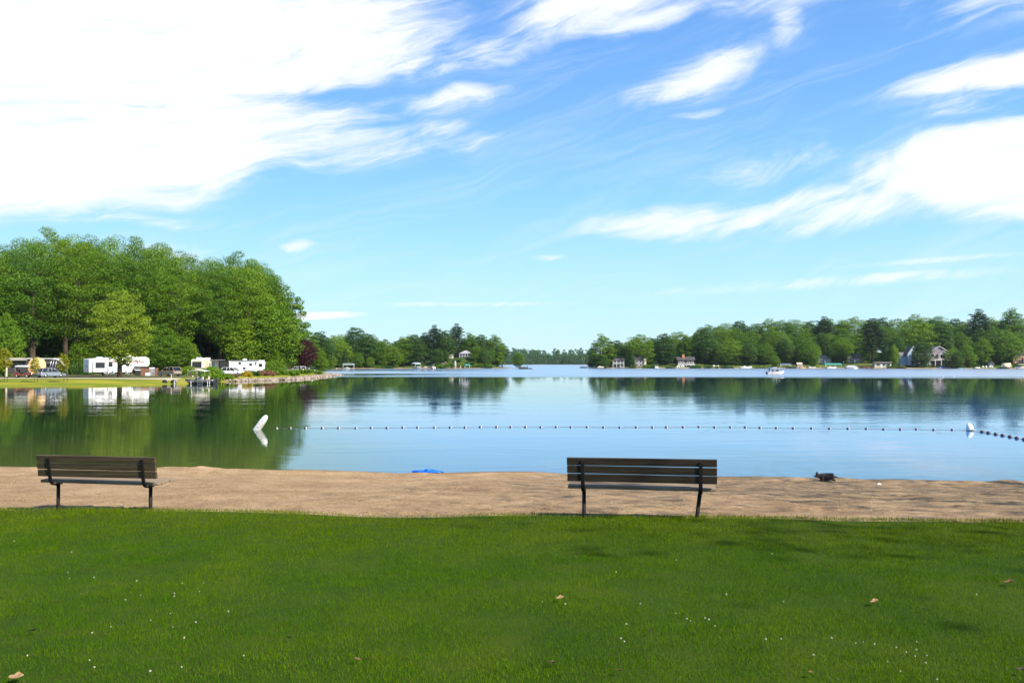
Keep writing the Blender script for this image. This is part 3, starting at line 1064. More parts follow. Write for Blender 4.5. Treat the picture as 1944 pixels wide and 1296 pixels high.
# undergrowth and lower trees along the edge of the wood
for px, tp, Y, kd, wd, lb in [
    (305, 610, 206, 'low_oak', 1.0, 'low leafy tree between the beige minivan and the white fifth-wheel camper'),
    (350, 640, 200, 'lime', 1.2, 'leafy undergrowth tree left of the tan motorhome'),
    (455, 600, 218, 'low_oak', 1.05, 'low leafy tree behind the white travel trailer'),
    (505, 625, 220, 'lime', 1.3, 'bright green small tree right of the white travel trailer'),
    (535, 610, 226, 'low_oak', 0.9, 'low tree at the point behind the tan camper by the purple tree'),
    (150, 640, 212, 'lime', 1.3, 'leafy undergrowth tree behind the left end of the white fifth-wheel camper'),
]:
    tree_px(kd, px, tp, Y, lb, wide=wd)
tree_px('maple', 228, 549, 158, 'bright yellow-green young maple standing in front of the white fifth-wheel camper', wide=0.98, rz=1.0)
tree_px('low_oak', 8, 588, 172, 'mid-green leafy tree at the left edge beside the dark camper', wide=0.75)
tree_px('purple', 580, 644, 226, 'dark purple-leaved tree on the rocky point', wide=0.95)
tree_px('lime', 612, 662, 232, 'small green tree right of the purple-leaved tree', wide=0.9, leafmat=L_OAK)
for px, tp, by, lb in [(9, 658, 726, 'yellow-green staked sapling on the grass bank at the left edge'),
                       (66, 676, 728, 'thin golden sapling in front of the tan umbrella'),
                       (122, 669, 727, 'golden-green sapling right of the silver car')]:
    Y = 130.5
    tree_px('sapling', px, tp, Y, lb, wide=0.92)
    st = MB()
    x = X_of(px + 1.5, Y - 0.3)
    st.tube([(0, 0, -0.2), (0, 0, 2.6)], 0.035, 6)
    o = st.build('tree_stake', mat('stake_wood', (0.12, 0.09, 0.06)))
    o.location = (x + 0.35, Y - 0.3, ground_z(x, Y - 0.3))
    tag(o, 'wooden stake beside the ' + lb.replace(' on the grass bank at the left edge', ' at the left edge'), 'stake')

# ---- wooded shore left of the middle
MIDG = 'trees on the far wooded shore left of the middle'
mid_front = [
    ('elm', 572, 622, 470, 'elm'), ('dark', 608, 628, 480, 'd'), ('low_oak', 640, 634, 520, ''), ('dark', 672, 620, 540, ''), ('dark', 698, 632, 548, ''),
    ('elm', 722, 648, 552, ''), ('lime', 742, 655, 549, ''), ('elm', 762, 640, 562, ''), ('dark', 788, 634, 566, ''), ('pine', 806, 632, 572, ''),
    ('pine', 824, 618, 574, ''), ('dark', 846, 626, 576, ''), ('pine', 866, 615, 580, ''), ('elm', 890, 632, 582, ''), ('dark', 914, 634, 584, ''),
    ('elm', 936, 636, 586, '')]
mid_labels = [
    'tree next to the right end of the campsite wood on the far shore', 'dark tree above the purple-leaved tree on the far shore',
    'tree above the end of the stone point on the far shore', 'large rounded dark tree, tallest on the left half of the far shore',
    'dark round tree right of the tallest rounded tree on the far shore', 'open-crowned tree between the round trees and the pale lime tree',
    'pale lime-green tree at the water on the far wooded shore', 'medium tree right of the pale lime tree', 'dark tree above the moored boats on the far shore',
    'first pine above the moored boats on the far shore', 'tall pine with spreading tips above the moored boats',
    'dark tree behind the small pale shed', 'tallest pine beside the small cottage on the bluff', 'open tree behind the small cottage on the bluff',
    'dark tree right of the small cottage on the bluff', 'thin tree at the right end of the wooded shore']
for (kd, px, tp, Y, _), lb in zip(mid_front, mid_labels):
    tree_px(kd, px, tp, Y, lb, wide=1.4 if kd != 'pine' else 1.05)
for i, px in enumerate(range(560, 960, 17)):
    tree_px(['dark', 'elm', 'low_oak', 'pine'][i % 4], px + rng.uniform(-6, 6), 641 + rng.uniform(-6, 8) + max(0, (px - 900) * 0.2),
            600 + rng.uniform(0, 30), by_mark('dark tree back on the wooded shore', px, MID_MARKS), MIDG, 1.4)
for i, px in enumerate(range(565, 955, 24)):
    tree_px(['dark', 'low_oak', 'dark'][i % 3], px + rng.uniform(-6, 6), 660 + rng.uniform(-6, 8),
            585 + rng.uniform(0, 20), by_mark('low shaded tree on the wooded shore', px, MID_MARKS), 'low trees within the far wooded shore', 1.5)
for px, tp, Y, kd, lm, wd, lb in [
    (622, 665, 478, 'lime', None, 1.0, 'yellow-green tree at the water above the stone point'),
    (655, 662, 512, 'spruce', None, 1.0, 'narrow dark conifer behind the small dock'),
    (678, 668, 534, 'lime', L_OAK, 1.1, 'small tree right of the small dock'),
    (752, 664, 546, 'lime', None, 0.9, 'yellow-green weeping tree at the water left of the moored boats'),
    (728, 672, 543, 'lime', L_OAK, 1.0, 'bushy green tree on the shoreline left of the weeping tree'),
    (704, 676, 537, 'lime', L_OAK, 1.1, 'bushy green tree on the shoreline right of the small dock'),
    (846, 664, 560, 'lime', L_DARK, 1.0, 'dark leafy tree left of the small pale shed'),
    (906, 655, 563, 'lime', L_OAK, 1.2, 'leafy tree hiding the right side of the bluff'),
    (918, 660, 562, 'lime', L_DARK, 1.2, 'dark leafy tree on the right slope of the bluff'),
    (831, 660, 558, 'lime', L_DARK, 1.2, 'dark leafy tree on the left slope of the bluff'),
    (905, 662, 566, 'spruce', L_DARK, 0.9, 'small conifer right of the small cottage'),
    (930, 664, 572, 'lime', L_DARK, 1.0, 'small dark tree near the bare sandy end of the far shore'),
    (946, 668, 588, 'lime', L_OAK, 0.9, 'small tree at the very end of the wooded shore'),
]:
    tree_px(kd, px, tp, Y, lb, wide=wd, leafmat=lm)
tree('lime', X_of(985, 548), 548, at(985, 667, 548).z, 'lone yellow-green bushy tree on the tip of the sandy point', wide=1.0, z=0.0)
for i, (px, W) in enumerate([(690, 8), (716, 9), (737, 7), (838, 9), (850, 8), (900, 9), (915, 8), (836, 7), (925, 7)]):
    Y = 541 + (6 if px > 800 else -2) + (px > 895) * 6
    bush('shrub', 'green shrub along the waterline of the far wooded shore', px, Y, W, 2.6, L_OAK if i % 2 else L_DARK, 30, 50, 0.5,
         group='shrubs along the far wooded shore')

for px, Y, W, H, m_, lb in [(842, 553, 7, 2.2, L_DARK, 'dark shrub on the bluff left of the white ornamental lighthouse'), (858, 556, 8, 2.4, L_OAK, 'green shrub on the bluff below the small shed'),
                            (874, 555, 7, 2.4, L_OAK, 'green shrub on the bluff right of the white ornamental lighthouse'), (893, 558, 9, 3.0, L_DARK, 'dark shrub on the bluff below the cottage'),
                            (908, 560, 8, 2.6, L_OAK, 'green shrub on the bluff right of the cottage'), (868, 561, 6, 2.0, L_DARK, 'dark shrub just below the cottage porch'),
                            (830, 556, 7, 2.6, L_DARK, 'dark shrub at the foot of the pale stairs'), (922, 562, 8, 3.2, L_OAK, 'green shrub near the bare sandy end')]:
    bush('shrub', lb, px, Y, W, H, m_, 34, 50, 0.5)

# ---- cottage shore on the right
RG = 'trees on the hill of the cottage shore'
right_mid = [
    ('elm', 1140, 635, 566, 'tall tree with pale gaps at the left tip of the cottage shore'),
    ('dark', 1172, 645, 570, 'dark tree behind the grey-roofed cottage'),
    ('low_oak', 1215, 632, 566, 'bright round tree behind the dark grey house'),
    ('dark', 1262, 632, 566, 'dark round tree between the grey house and the dark brown house'),
    ('elm', 1300, 636, 572, 'tree directly above the dark brown house'),
    ('dark', 1338, 622, 572, 'dark round-topped tree right of the dark brown house'),
    ('low_oak', 1385, 640, 562, 'leafy tree left of the white cruiser on the cottage shore'),
    ('dark', 1420, 650, 558, 'dark tree behind the white cruiser'),
    ('low_oak', 1452, 648, 562, 'shaded tree left of the round green bush'),
    ('dark', 1490, 640, 562, 'dark tree behind the round green bush and motorboat'),
    ('low_oak', 1530, 640, 560, 'shaded tree behind the pale-trunked young tree'),
    ('oak', 1600, 640, 556, 'bright leafy tree above the teal boat canopy'),
    ('pine', 1656, 606, 556, 'tall broad pine rising behind the cream boathouse'),
    ('dark', 1704, 640, 552, 'dark tree left of the large lakeside house'),
    ('low_oak', 1742, 604, 566, 'tall bright tree behind the large lakeside house'),
    ('dark', 1785, 612, 562, 'dark tree behind the grey gable of the lakeside house'),
    ('lime', 1802, 662, 522, 'leafy tree at the water just right of the lakeside house'),
    ('lime', 1838, 652, 520, 'tall pale green willow-like tree at the water right of the lakeside house'),
    ('elm', 1862, 642, 528, 'light green tree left of the small shed'),
    ('low_oak', 1905, 622, 532, 'leafy tree above the tan arched tent'),
    ('dark', 1885, 650, 536, 'dark tree behind the small shed'),
    ('oak', 1940, 630, 540, 'leafy tree above the brick house at the right edge'),
]
for kd, px, tp, Y, lb in right_mid:
    tree_px(kd, px, tp, Y, lb, wide={'lime': 1.2, 'pine': 1.2}.get(kd, 1.4))
tops = [(1180, 650), (1235, 640), (1275, 640), (1320, 632), (1345, 618), (1378, 613), (1405, 608), (1432, 612), (1458, 606), (1485, 610), (1512, 606),
        (1540, 608), (1568, 603), (1595, 609), (1622, 604), (1650, 607), (1676, 602), (1702, 603), (1735, 598), (1765, 606), (1785, 600), (1815, 604),
        (1840, 608), (1880, 604), (1905, 610), (1945, 604), (1980, 600)]
for i, (px, tp) in enumerate(tops):
    tree_px(['oak', 'dark', 'low_oak', 'elm', 'oak_c'][i % 5], px, tp, 622 + rng.uniform(0, 18), by_mark('tree on the cottage skyline', px, RIGHT_MARKS), RG, 1.5)
for px, tp, kd, lb in [(1860, 588, 'pine', 'dark pine standing above the skyline near the right edge'),
                       (1925, 586, 'elm', 'spreading open tree standing above the skyline at the right edge'),
                       (1566, 602, 'pine', 'dark pine tip on the skyline above the teal canopy')]:
    tree_px(kd, px, tp, 606, lb, wide=1.15)
for i, px in enumerate(range(1215, 1985, 26)):
    tree_px(['low_oak', 'dark', 'oak_c', 'low_oak'][i % 4], px + rng.uniform(-8, 8), 630 + rng.uniform(-8, 8) + max(0, (1400 - px) * 0.05), 594 + rng.uniform(-8, 10),
            by_mark('tree halfway up the hill', px, RIGHT_MARKS), 'trees halfway up the hill of the cottage shore', 1.45)
for i, px in enumerate(range(1330, 1985, 30)):
    tree_px(['dark', 'low_oak', 'dark'][i % 3], px + rng.uniform(-8, 8), 652 + rng.uniform(-8, 8), 576 + rng.uniform(-4, 8),
            by_mark('shaded tree low on the hill', px, RIGHT_MARKS), 'shaded trees above the docks of the cottage shore', 1.45)
for px, tp, Y, kd, lm, wd, lb in [
    (1200, 662, 550, 'spruce', L_DARK, 1.0, 'slim conifer between the grey-roofed cottage and the dark grey house'),
    (1470, 674, 543, 'lime', None, 1.2, 'round bright green bushy tree behind the moored boats'),
    (1543, 657, 542, 'lime', L_OAK, 0.8, 'young tree with a pale trunk above the tan boats'),
    (1754, 646, 527, 'lime', L_DARK, 1.1, 'dark leafy tree in front of the lakeside house, between its two gables'),
    (1696, 652, 532, 'lime', L_OAK, 0.7, 'narrow pale green tree left of the lakeside house'),
    (1682, 656, 536, 'lime', L_DARK, 0.8, 'small dark tree right of the tall pine'),
    (1145, 668, 562, 'lime', L_DARK, 1.0, 'small dull green tree left of the grey-roofed cottage'),
    (1122, 676, 575, 'lime', L_DARK, 1.0, 'low tree at the left tip of the cottage shore'),
    (1820, 664, 516, 'lime', L_DARK, 1.0, 'dark leafy tree at the water above the teal kayak'),
]:
    tree_px(kd, px, tp, Y, lb, wide=wd, leafmat=lm)
for px, W, H, m, lb in [(1233, 9, 4.2, L_LIME, 'bright rounded shrub right of the dark grey house'),
                        (1350, 10, 3.2, L_DARK, 'dark shrub behind the upturned boat'),
                        (1380, 9, 3.0, L_DARK, 'shrub left of the white cruiser'),
                        (1445, 12, 3.4, L_OAK, 'shrub right of the white cruiser'),
                        (1500, 9, 3.0, L_DARK, 'dark shrub behind the covered boat'),
                        (1645, 9, 3.4, L_RUST, 'rusty brown shrub left of the cream boathouse'),
                        (1700, 12, 3.8, L_DARK, 'dark hedge-like shrub left of the lakeside house'),
                        (1710, 6, 2.4, L_RUST, 'brownish shrub by the lakeside house steps'),
                        (1692, 4, 2.2, L_YELLOW, 'yellow-green shrub right of the cream boathouse'),
                        (1848, 8, 3.4, L_DARK, 'dark shrub behind the white lawn chairs'),
                        (1932, 5, 3.0, L_OAK, 'green shrub in front of the brick house'),
                        (1272, 7, 1.6, L_DARK, 'low shrub on the lawn left of the dark brown house'),
                        (1320, 8, 3.2, L_DARK, 'dark shrub right of the dark brown house')]:
    Y = 545 - (px - 1240) * 0.045
    bush('shrub', lb, px, Y, W, H, m, 34, 55, 0.5)

def undergrowth(name, pts, n, hmin, hmax, m, leaf=0.7):
    cent, rad = [], []
    for k in range(n):
        u = rng.random() * (len(pts) - 1)
        i = int(u)
        x = pts[i][0] + (pts[i + 1][0] - pts[i][0]) * (u - i)
        y = pts[i][1] + (pts[i + 1][1] - pts[i][1]) * (u - i) + rng.uniform(-3, 9)
        h = rng.uniform(hmin, hmax)
        for q in range(4):
            cent.append([x + rng.normal() * h * 0.3, y + rng.normal() * h * 0.3, ground_z(x, y) + h * rng.uniform(0.2, 0.8)])
            rad.append(h * 0.42)
    v, f = clump_cloud(np.array(cent), np.array(rad), 34, leaf, flat=0.8)
    return tag(link_mesh(name, np_mesh(name, v, f), None, m), kind='stuff')


undergrowth('undergrowth', [(X_of(1120, 590), 585), (X_of(1240, 576), 576), (X_of(1500, 566), 566), (X_of(1750, 558), 558), (X_of(1990, 545), 545)], 330, 3, 7, L_DARK)
undergrowth('undergrowth', [(X_of(560, 500), 500), (X_of(640, 530), 530), (X_of(720, 560), 560), (X_of(850, 590), 590), (X_of(950, 598), 598)], 150, 3, 7, L_DARK)
undergrowth('undergrowth', [(-150, 226), (-110, 226), (-80, 232), (-62, 240)], 130, 2.5, 5.5, L_DARK, 0.5)

# ---- the far end of the lake: one unbroken mass of wood, and the blue hill behind it
def far_wood(name, x0, x1, yfun, n, hfun, m, leaf):
    cx = rng.uniform(x0, x1, n)
    cy = yfun(cx) + rng.uniform(0, 110, n)
    ch = hfun(cx) * rng.uniform(0.75, 1.1, n)
    cent, rad = [], []
    for a, b, h in zip(cx, cy, ch):
        g = ground_z(a, b)
        k = 10
        u = rng.normal(size=(k, 3))
        u /= np.linalg.norm(u, axis=1, keepdims=True)
        for q in u:
            cent.append([a + q[0] * h * 0.28, b + q[1] * h * 0.28, g + h * 0.47 + q[2] * h * 0.45])
            rad.append(h * 0.17)
    v, f = clump_cloud(np.array(cent), np.array(rad), 19, leaf, flat=0.8)
    return tag(link_mesh(name, np_mesh(name, v, f), None, m), kind='stuff')


far_wood('far_wood', -330, 420, lambda x: np.interp(x, [-330, -60, 90, 200, 420], [1695, 1783, 1800, 1703, 1522]), 420,
         lambda x: 19 + 5 * np.sin(x / 37) + np.interp(x, [-40, 40, 80, 130], [8, 2, -2, 4]), L_DARK, 2.0)
far_wood('hill_wood', -500, 700, lambda x: 2500 + x * 0, 260, lambda x: 24 + 0 * x, L_DARK, 3.2)

# ---- trees beside the lawn, outside the picture to the right: they shade the grass
for x, y, H in [(21, 9.0, 22), (29, 13, 22), (25, 3.5, 22), (35.5, 10.5, 23), (18.5, 4, 21), (23.5, 14.5, 22)]:
    tree('shade', x, y, H, 'tall thin-leaved shade tree on the lawn to the right, outside the photograph', 'shade trees beside the lawn', 1.0,
         z=float(lawn_z(x, y)))
# ------------------------------------------------------------------ foreground things
WOOD_SHADED = mat('shade_dark_bench_wood', (0.030, 0.020, 0.011), 0.8, var=0.24, scale=5, bump=0.35, bscale=18, stretch=(0.25, 6, 6), spec=0.3)  # near black: tree shade over the right bench is put into the colour
WOOD_GREY = mat('silvered_bench_wood', (0.21, 0.155, 0.10), 0.8, var=0.2, scale=5, bump=0.35, bscale=18, stretch=(0.25, 6, 6), spec=0.3)
BLACK_STEEL = mat('black_steel', (0.012, 0.010, 0.010), 0.6, var=0.2, scale=20, spec=0.25)
STEEL = mat('steel', (0.45, 0.45, 0.46), 0.35, 0.9, var=0.1)


WOOD_BROWN = mat('olive_brown_bench_wood', (0.066, 0.048, 0.024), 0.8, var=0.24, scale=5, bump=0.35, bscale=18, stretch=(0.25, 6, 6), spec=0.3)


def bench(label, x, y, rz, L, lean=0.0, sink=0.0, back=None):
    z = float(lawn_z(x, y))
    t = thing('park_bench', label, 'bench', (x, y, z - sink), rz)
    # back: three boards leaning towards the lawn
    tilt = R(9)
    for k in range(3):
        zc = 0.735 - 0.0445 - k * 0.1005
        m = MB()
        m.box((0, 0, 0), (L, 0.038, 0.089))
        o = m.build('backrest_slat', back or WOOD_SHADED, t, bevel=0.005)
        o.location = (rng.normal() * 0.004, -0.012 - (zc - 0.42) * math.tan(tilt), zc)
        o.rotation_euler = (tilt, rng.normal() * 0.002, 0)
    for k in range(4):
        m = MB()
        m.box((0, 0, 0), (L - 0.01, 0.089, 0.038))
        o = m.build('seat_slat', WOOD_GREY, t, bevel=0.005)
        yy = 0.055 + k * 0.102
        o.location = (rng.normal() * 0.004, yy, 0.368 + k * 0.003)
        o.rotation_euler = (R(1.5), 0, 0)
    for s in (-1, 1):
        xx = s * (L / 2 - 0.19)
        ln = lean if s > 0 else 0.0
        m = MB()
        m.tube([(xx - ln, 0.135, -0.25), (xx - ln * 0.55, 0.135, 0.0), (xx, 0.135, 0.318)], 0.025, 10)
        m.build('leg', BLACK_STEEL, t)
        m = MB()
        # flat bar: under the seat, round the corner and up behind the back boards
        pts = [(0.42, 0.343), (0.30, 0.340), (0.14, 0.322), (0.07, 0.316), (0.012, 0.335), (-0.022, 0.38), (-0.040, 0.45), (-0.062, 0.58), (-0.083, 0.705)]
        wdt = 0.023
        ring = []
        for i, (a, b) in enumerate(pts):
            q = pts[min(i + 1, len(pts) - 1)]
            p = pts[max(i - 1, 0)]
            d = Vector((q[0] - p[0], q[1] - p[1])).normalized()
            nx, nz = -d.y, d.x
            th = 0.011
            ring += [(xx - wdt, a + nx * th, b + nz * th), (xx + wdt, a + nx * th, b + nz * th), (xx + wdt, a - nx * th, b - nz * th), (xx - wdt, a - nx * th, b - nz * th)]
        fs = []
        for i in range(len(pts) - 1):
            for k in range(4):
                fs.append((i * 4 + k, i * 4 + (k + 1) % 4, i * 4 + 4 + (k + 1) % 4, i * 4 + 4 + k))
        fs += [(3, 2, 1, 0), tuple(len(ring) - 4 + k for k in range(4))]
        m._add(ring, fs)
        br = m.build('support_bar', BLACK_STEEL, t, bevel=0.003)
        for a, b in ((0.10, 0.306), (0.20, 0.318), (0.30, 0.328), (0.40, 0.331)):
            bm_ = MB()
            bm_.tube([(xx, a, b + 0.012), (xx, a, b - 0.014)], 0.009, 6)
            bm_.build('bolt', BLACK_STEEL, br)
    return t


bench('dark wooden slat bench on the right, one leg leaning, facing the lake', 1.555, 10.72, R(-9.5), 1.78, lean=0.075)
bench('brown wooden slat bench on the left, its seat end showing past the back', -5.64, 12.12, R(-11), 1.80, lean=0.0, back=WOOD_BROWN)

# buoys and the float line
WHITE_PLASTIC = mat('white_buoy_plastic', (0.80, 0.79, 0.74), 0.35, var=0.06, scale=4)
ORANGE = mat('orange_print', (0.75, 0.33, 0.08), 0.5)
INK = mat('dark_print', (0.10, 0.06, 0.05), 0.5)
RED_DARK = mat('dark_red_plastic', (0.075, 0.012, 0.012), 0.4, var=0.15, scale=20)
ROPE = mat('wet_rope', (0.10, 0.10, 0.10), 0.8)
p = on_plane(488, 815)
t = thing('marker_buoy', 'tall white marker buoy tilted to the right with an orange mark', 'buoy', (p.x, p.y, 0))
m = MB()
pr = [(0.02, -0.55), (0.15, -0.52), (0.205, -0.40), (0.205, 0.15), (0.19, 0.45), (0.165, 0.66), (0.12, 0.78), (0.06, 0.835), (0.01, 0.845)]
m.lathe(pr, 20)
body = m.build('float_body', WHITE_PLASTIC, t)
body.rotation_euler = (R(6), R(36), 0)
body.scale = (0.82, 0.82, 1.0)
mk = MB()
for r0, rr, zc, mi in ((0.10, 0.072, 0.34, 0),):
    n_ = 20
    vs, fs = [], []
    for k in range(n_):
        a = 2 * math.pi * k / n_
        sq = 1.0 / (abs(math.cos(a)) + abs(math.sin(a)))      # diamond outline
        for q in (r0 * 1.25 * sq, rr * 1.25 * sq):
            u, vv = q * math.cos(a), q * math.sin(a)
            rad = 0.205 - 0.03 * max(0, (zc + vv - 0.15) / 0.5)
            th = u / rad
            vs.append((rad * 1.012 * math.sin(th), -rad * 1.012 * math.cos(th), zc + vv))
    for k in range(n_):
        fs.append((2 * k, 2 * ((k + 1) % n_), 2 * ((k + 1) % n_) + 1, 2 * k + 1))
    mk._add(vs, fs)
dm = mk.build('orange_diamond', ORANGE, body)
for zc, wd, hh in ((0.50, 0.16, 0.022), (0.535, 0.08, 0.02), (0.17, 0.18, 0.022), (0.135, 0.12, 0.02)):
    ik = MB()
    vs, fs = [], []
    for k in range(7):
        th = (k / 6 - 0.5) * wd / 0.2
        for dz in (-hh, hh):
            rad = (0.205 - 0.03 * max(0, (zc - 0.15) / 0.5)) * 1.013
            vs.append((rad * math.sin(th), -rad * math.cos(th), zc + dz * (0.6 + 0.4 * ((k * 7) % 3 - 1))))
        if k and k % 3:
            fs.append((2 * k - 2, 2 * k, 2 * k + 1, 2 * k - 1))
    ik._add(vs, fs)
    ik.build('faded_print', INK, body)
dm.rotation_euler = (0, 0, R(16))

p = on_plane(1842, 817)
t = thing('egg_buoy', 'white egg-shaped buoy at the corner of the swim rope on the right', 'buoy', (p.x, p.y, 0))
m = MB()
m.lathe([(0.02, -0.22), (0.12, -0.19), (0.17, -0.08), (0.175, 0.04), (0.155, 0.18), (0.11, 0.29), (0.05, 0.345), (0.01, 0.355)], 18)
o = m.build('float_body', WHITE_PLASTIC, t)
o.rotation_euler = (R(-4), R(-10), 0)
m = MB()
m.lathe([(0.178, -0.01), (0.182, 0.01), (0.182, 0.035), (0.176, 0.05)], 18)
o = m.build('shade_band', mat('olive_shade_band', (0.12, 0.12, 0.05), 0.7), t)  # olive shading of the buoy's lower side, painted as a band
o.rotation_euler = (R(-4), R(-10), 0)

fpx = [525, 551, 580, 612, 643, 676, 705, 735, 765, 793, 825, 855, 883, 912, 943, 970, 998, 1027, 1056, 1084, 1115, 1146, 1177, 1208, 1239, 1265, 1297,
       1327, 1357, 1387, 1415, 1443, 1474, 1506, 1541, 1575, 1610, 1645, 1678, 1710, 1740, 1773, 1808]
fm = MB()
T = Matrix.Rotation(R(90), 4, 'Y')
fm.lathe([(0.012, -0.125), (0.05, -0.115), (0.068, -0.06), (0.070, 0.0), (0.062, 0.04)], 10, 0, T)
fm.lathe([(0.061, 0.04), (0.054, 0.062), (0.036, 0.085), (0.012, 0.092)], 10, 1, T)
float_me = fm.mesh('rope_float')
for q in (RED_DARK, WHITE_PLASTIC):
    float_me.materials.append(q)
rope_pts = []
for i, px in enumerate(fpx):
    py = np.interp(px, [525, 980, 1400, 1640, 1808], [813.2, 810.6, 811.2, 814.0, 816.0]) + rng.normal() * 0.25
    p = on_plane(px, py)
    o = link_mesh('rope_float', float_me)
    o.location = (p.x, p.y, 0.022)
    o.rotation_euler = (rng.uniform(-0.5, 0.5), rng.normal() * 0.05, rng.normal() * 0.12)
    o.scale = (0.62,) * 3
    if i == 0:
        tag(o, 'first red and white float of the swim rope, next to the tilted marker buoy', 'float', 'floats along the swim rope')
    else:
        tag(o, 'red and white float strung on the long swim rope between the buoys', 'float', 'floats along the swim rope')
    rope_pts.append((p.x, p.y, 0.020))
rp = MB()
dense = []
for a, b in zip(rope_pts[:-1], rope_pts[1:]):
    for s in (0, 0.25, 0.5, 0.75):
        dense.append((a[0] + (b[0] - a[0]) * s, a[1] + (b[1] - a[1]) * s, 0.020 - 0.022 * math.sin(math.pi * s) + 0.006))
dense += [rope_pts[-1], (on_plane(1838, 817).x, on_plane(1838, 817).y, 0.02)]
rp.tube(dense, 0.006, 5)
tag(rp.build('swim_rope', ROPE), 'long grey rope strung with floats from buoy to buoy across the lake', 'rope')
near_px = [(1864, 820), (1876, 822.3), (1890, 824.6), (1903, 827), (1917, 829.6), (1930, 832), (1944, 834.6), (1960, 837.5), (1977, 840.5)]
rope2 = [(on_plane(1846, 818).x, on_plane(1846, 818).y, 0.02)]
fm2 = MB()
fm2.lathe([(0.012, -0.08), (0.045, -0.07), (0.066, -0.03), (0.066, 0.03), (0.045, 0.07), (0.012, 0.08)], 10, 0, T)
fme2 = fm2.mesh('dark_float')
fme2.materials.append(RED_DARK)  # no white end: the shade on these floats is put into the colour
for px, py in near_px:
    p = on_plane(px, py)
    o = link_mesh('rope_float', fme2)
    o.location = (p.x, p.y, 0.025)
    o.rotation_euler = (0, 0, R(-62))
    tag(o, 'dark round float on the short rope coming ashore right of the egg-shaped buoy', 'float', 'dark floats right of the egg-shaped buoy')
    rope2.append((p.x, p.y, 0.015))
rp = MB()
rp.tube(rope2, 0.006, 5)
tag(rp.build('shore_rope', ROPE), 'short rope of dark floats running from the egg-shaped buoy towards the beach', 'rope')

# the little dark dog digging at the waterline
FUR = mat('dark_fur', (0.045, 0.038, 0.040), 0.75, var=0.3, scale=9, bump=0.5, bscale=90, spec=0.2)


def skin_mesh(name, joints, edges, m, parent=None, sub=2):
    """one continuous body grown over a skeleton of joints {(name): (pos, radius)}"""
    ids = list(joints)
    me_ = bpy.data.meshes.new(name)
    me_.from_pydata([joints[k][0] for k in ids], [(ids.index(a), ids.index(b)) for a, b in edges], [])
    o_ = link_mesh(name, me_, parent, m)
    sk = o_.modifiers.new('skin', 'SKIN')
    sk.use_smooth_shade = True
    for i, k_ in enumerate(ids):
        r_ = joints[k_][1]
        me_.skin_vertices[0].data[i].radius = r_ if isinstance(r_, tuple) else (r_, r_)
        me_.skin_vertices[0].data[i].use_root = (i == 0)
    sb = o_.modifiers.new('smooth', 'SUBSURF')
    sb.levels = sb.render_levels = sub
    return o_


dx, dy = X_of(1566, 23.35), 23.35
dz = float(beach_z(np.array([dx]), np.array([dy]))[0])
dog = thing('dog', 'small dark grey dog crouching at the water edge with one ear up', 'dog', (dx, dy, dz + 0.005))
J = {'loin': ((0.07, 0, 0.128), 0.104), 'chest': ((-0.09, 0, 0.110), 0.098), 'rump': ((0.185, 0, 0.115), 0.078), 'neck': ((-0.18, 0, 0.135), 0.062),
     'skull': ((-0.235, 0, 0.135), 0.050), 'snout': ((-0.275, 0, 0.126), 0.032), 'nose': ((-0.315, 0, 0.127), 0.022),
     'tail': ((0.255, 0, 0.115), 0.022), 'tail2': ((0.295, 0, 0.100), 0.014), 'tail3': ((0.335, 0, 0.092), 0.009),
     'hipl': ((0.17, -0.062, 0.105), 0.050), 'kneel': ((0.135, -0.085, 0.055), 0.030), 'hockl': ((0.205, -0.085, 0.035), 0.019), 'pawl': ((0.20, -0.088, -0.01), 0.018),
     'hipr': ((0.17, 0.062, 0.105), 0.050), 'kneer': ((0.135, 0.085, 0.055), 0.030), 'hockr': ((0.205, 0.085, 0.035), 0.019), 'pawr': ((0.20, 0.088, -0.01), 0.018),
     'shl': ((-0.12, -0.06, 0.10), 0.042), 'elbl': ((-0.09, -0.075, 0.045), 0.025), 'fpl': ((-0.15, -0.078, -0.005), 0.019),
     'shr': ((-0.12, 0.06, 0.10), 0.042), 'elbr': ((-0.09, 0.075, 0.045), 0.025), 'fpr': ((-0.15, 0.078, -0.005), 0.019)}
E = [('loin', 'chest'), ('loin', 'rump'), ('chest', 'neck'), ('neck', 'skull'), ('skull', 'snout'), ('snout', 'nose'), ('rump', 'tail'), ('tail', 'tail2'), ('tail2', 'tail3'),
     ('rump', 'hipl'), ('hipl', 'kneel'), ('kneel', 'hockl'), ('hockl', 'pawl'), ('rump', 'hipr'), ('hipr', 'kneer'), ('kneer', 'hockr'), ('hockr', 'pawr'),
     ('chest', 'shl'), ('shl', 'elbl'), ('elbl', 'fpl'), ('chest', 'shr'), ('shr', 'elbr'), ('elbr', 'fpr')]
skin_mesh('body', J, E, FUR, dog)
for s in (-1, 1):
    m = MB()
    m.lathe([(0.030, 0.0), (0.027, 0.03), (0.016, 0.06), (0.003, 0.085)], 8, 0, Matrix.Translation((-0.235, s * 0.028, 0.165)) @ Matrix.Rotation(R(-s * 10), 4, 'X') @ Matrix.Diagonal((0.9, 0.5, 1, 1)))
    m.build('ear', FUR, dog)
    m = MB()
    m.ell((-0.268, s * 0.028, 0.142), (0.008, 0.006, 0.008), 8)
    m.build('eye', INK, dog)
m = MB()
m.ell((-0.338, 0, 0.130), (0.010, 0.012, 0.009), 8)
m.build('nose', INK, dog)

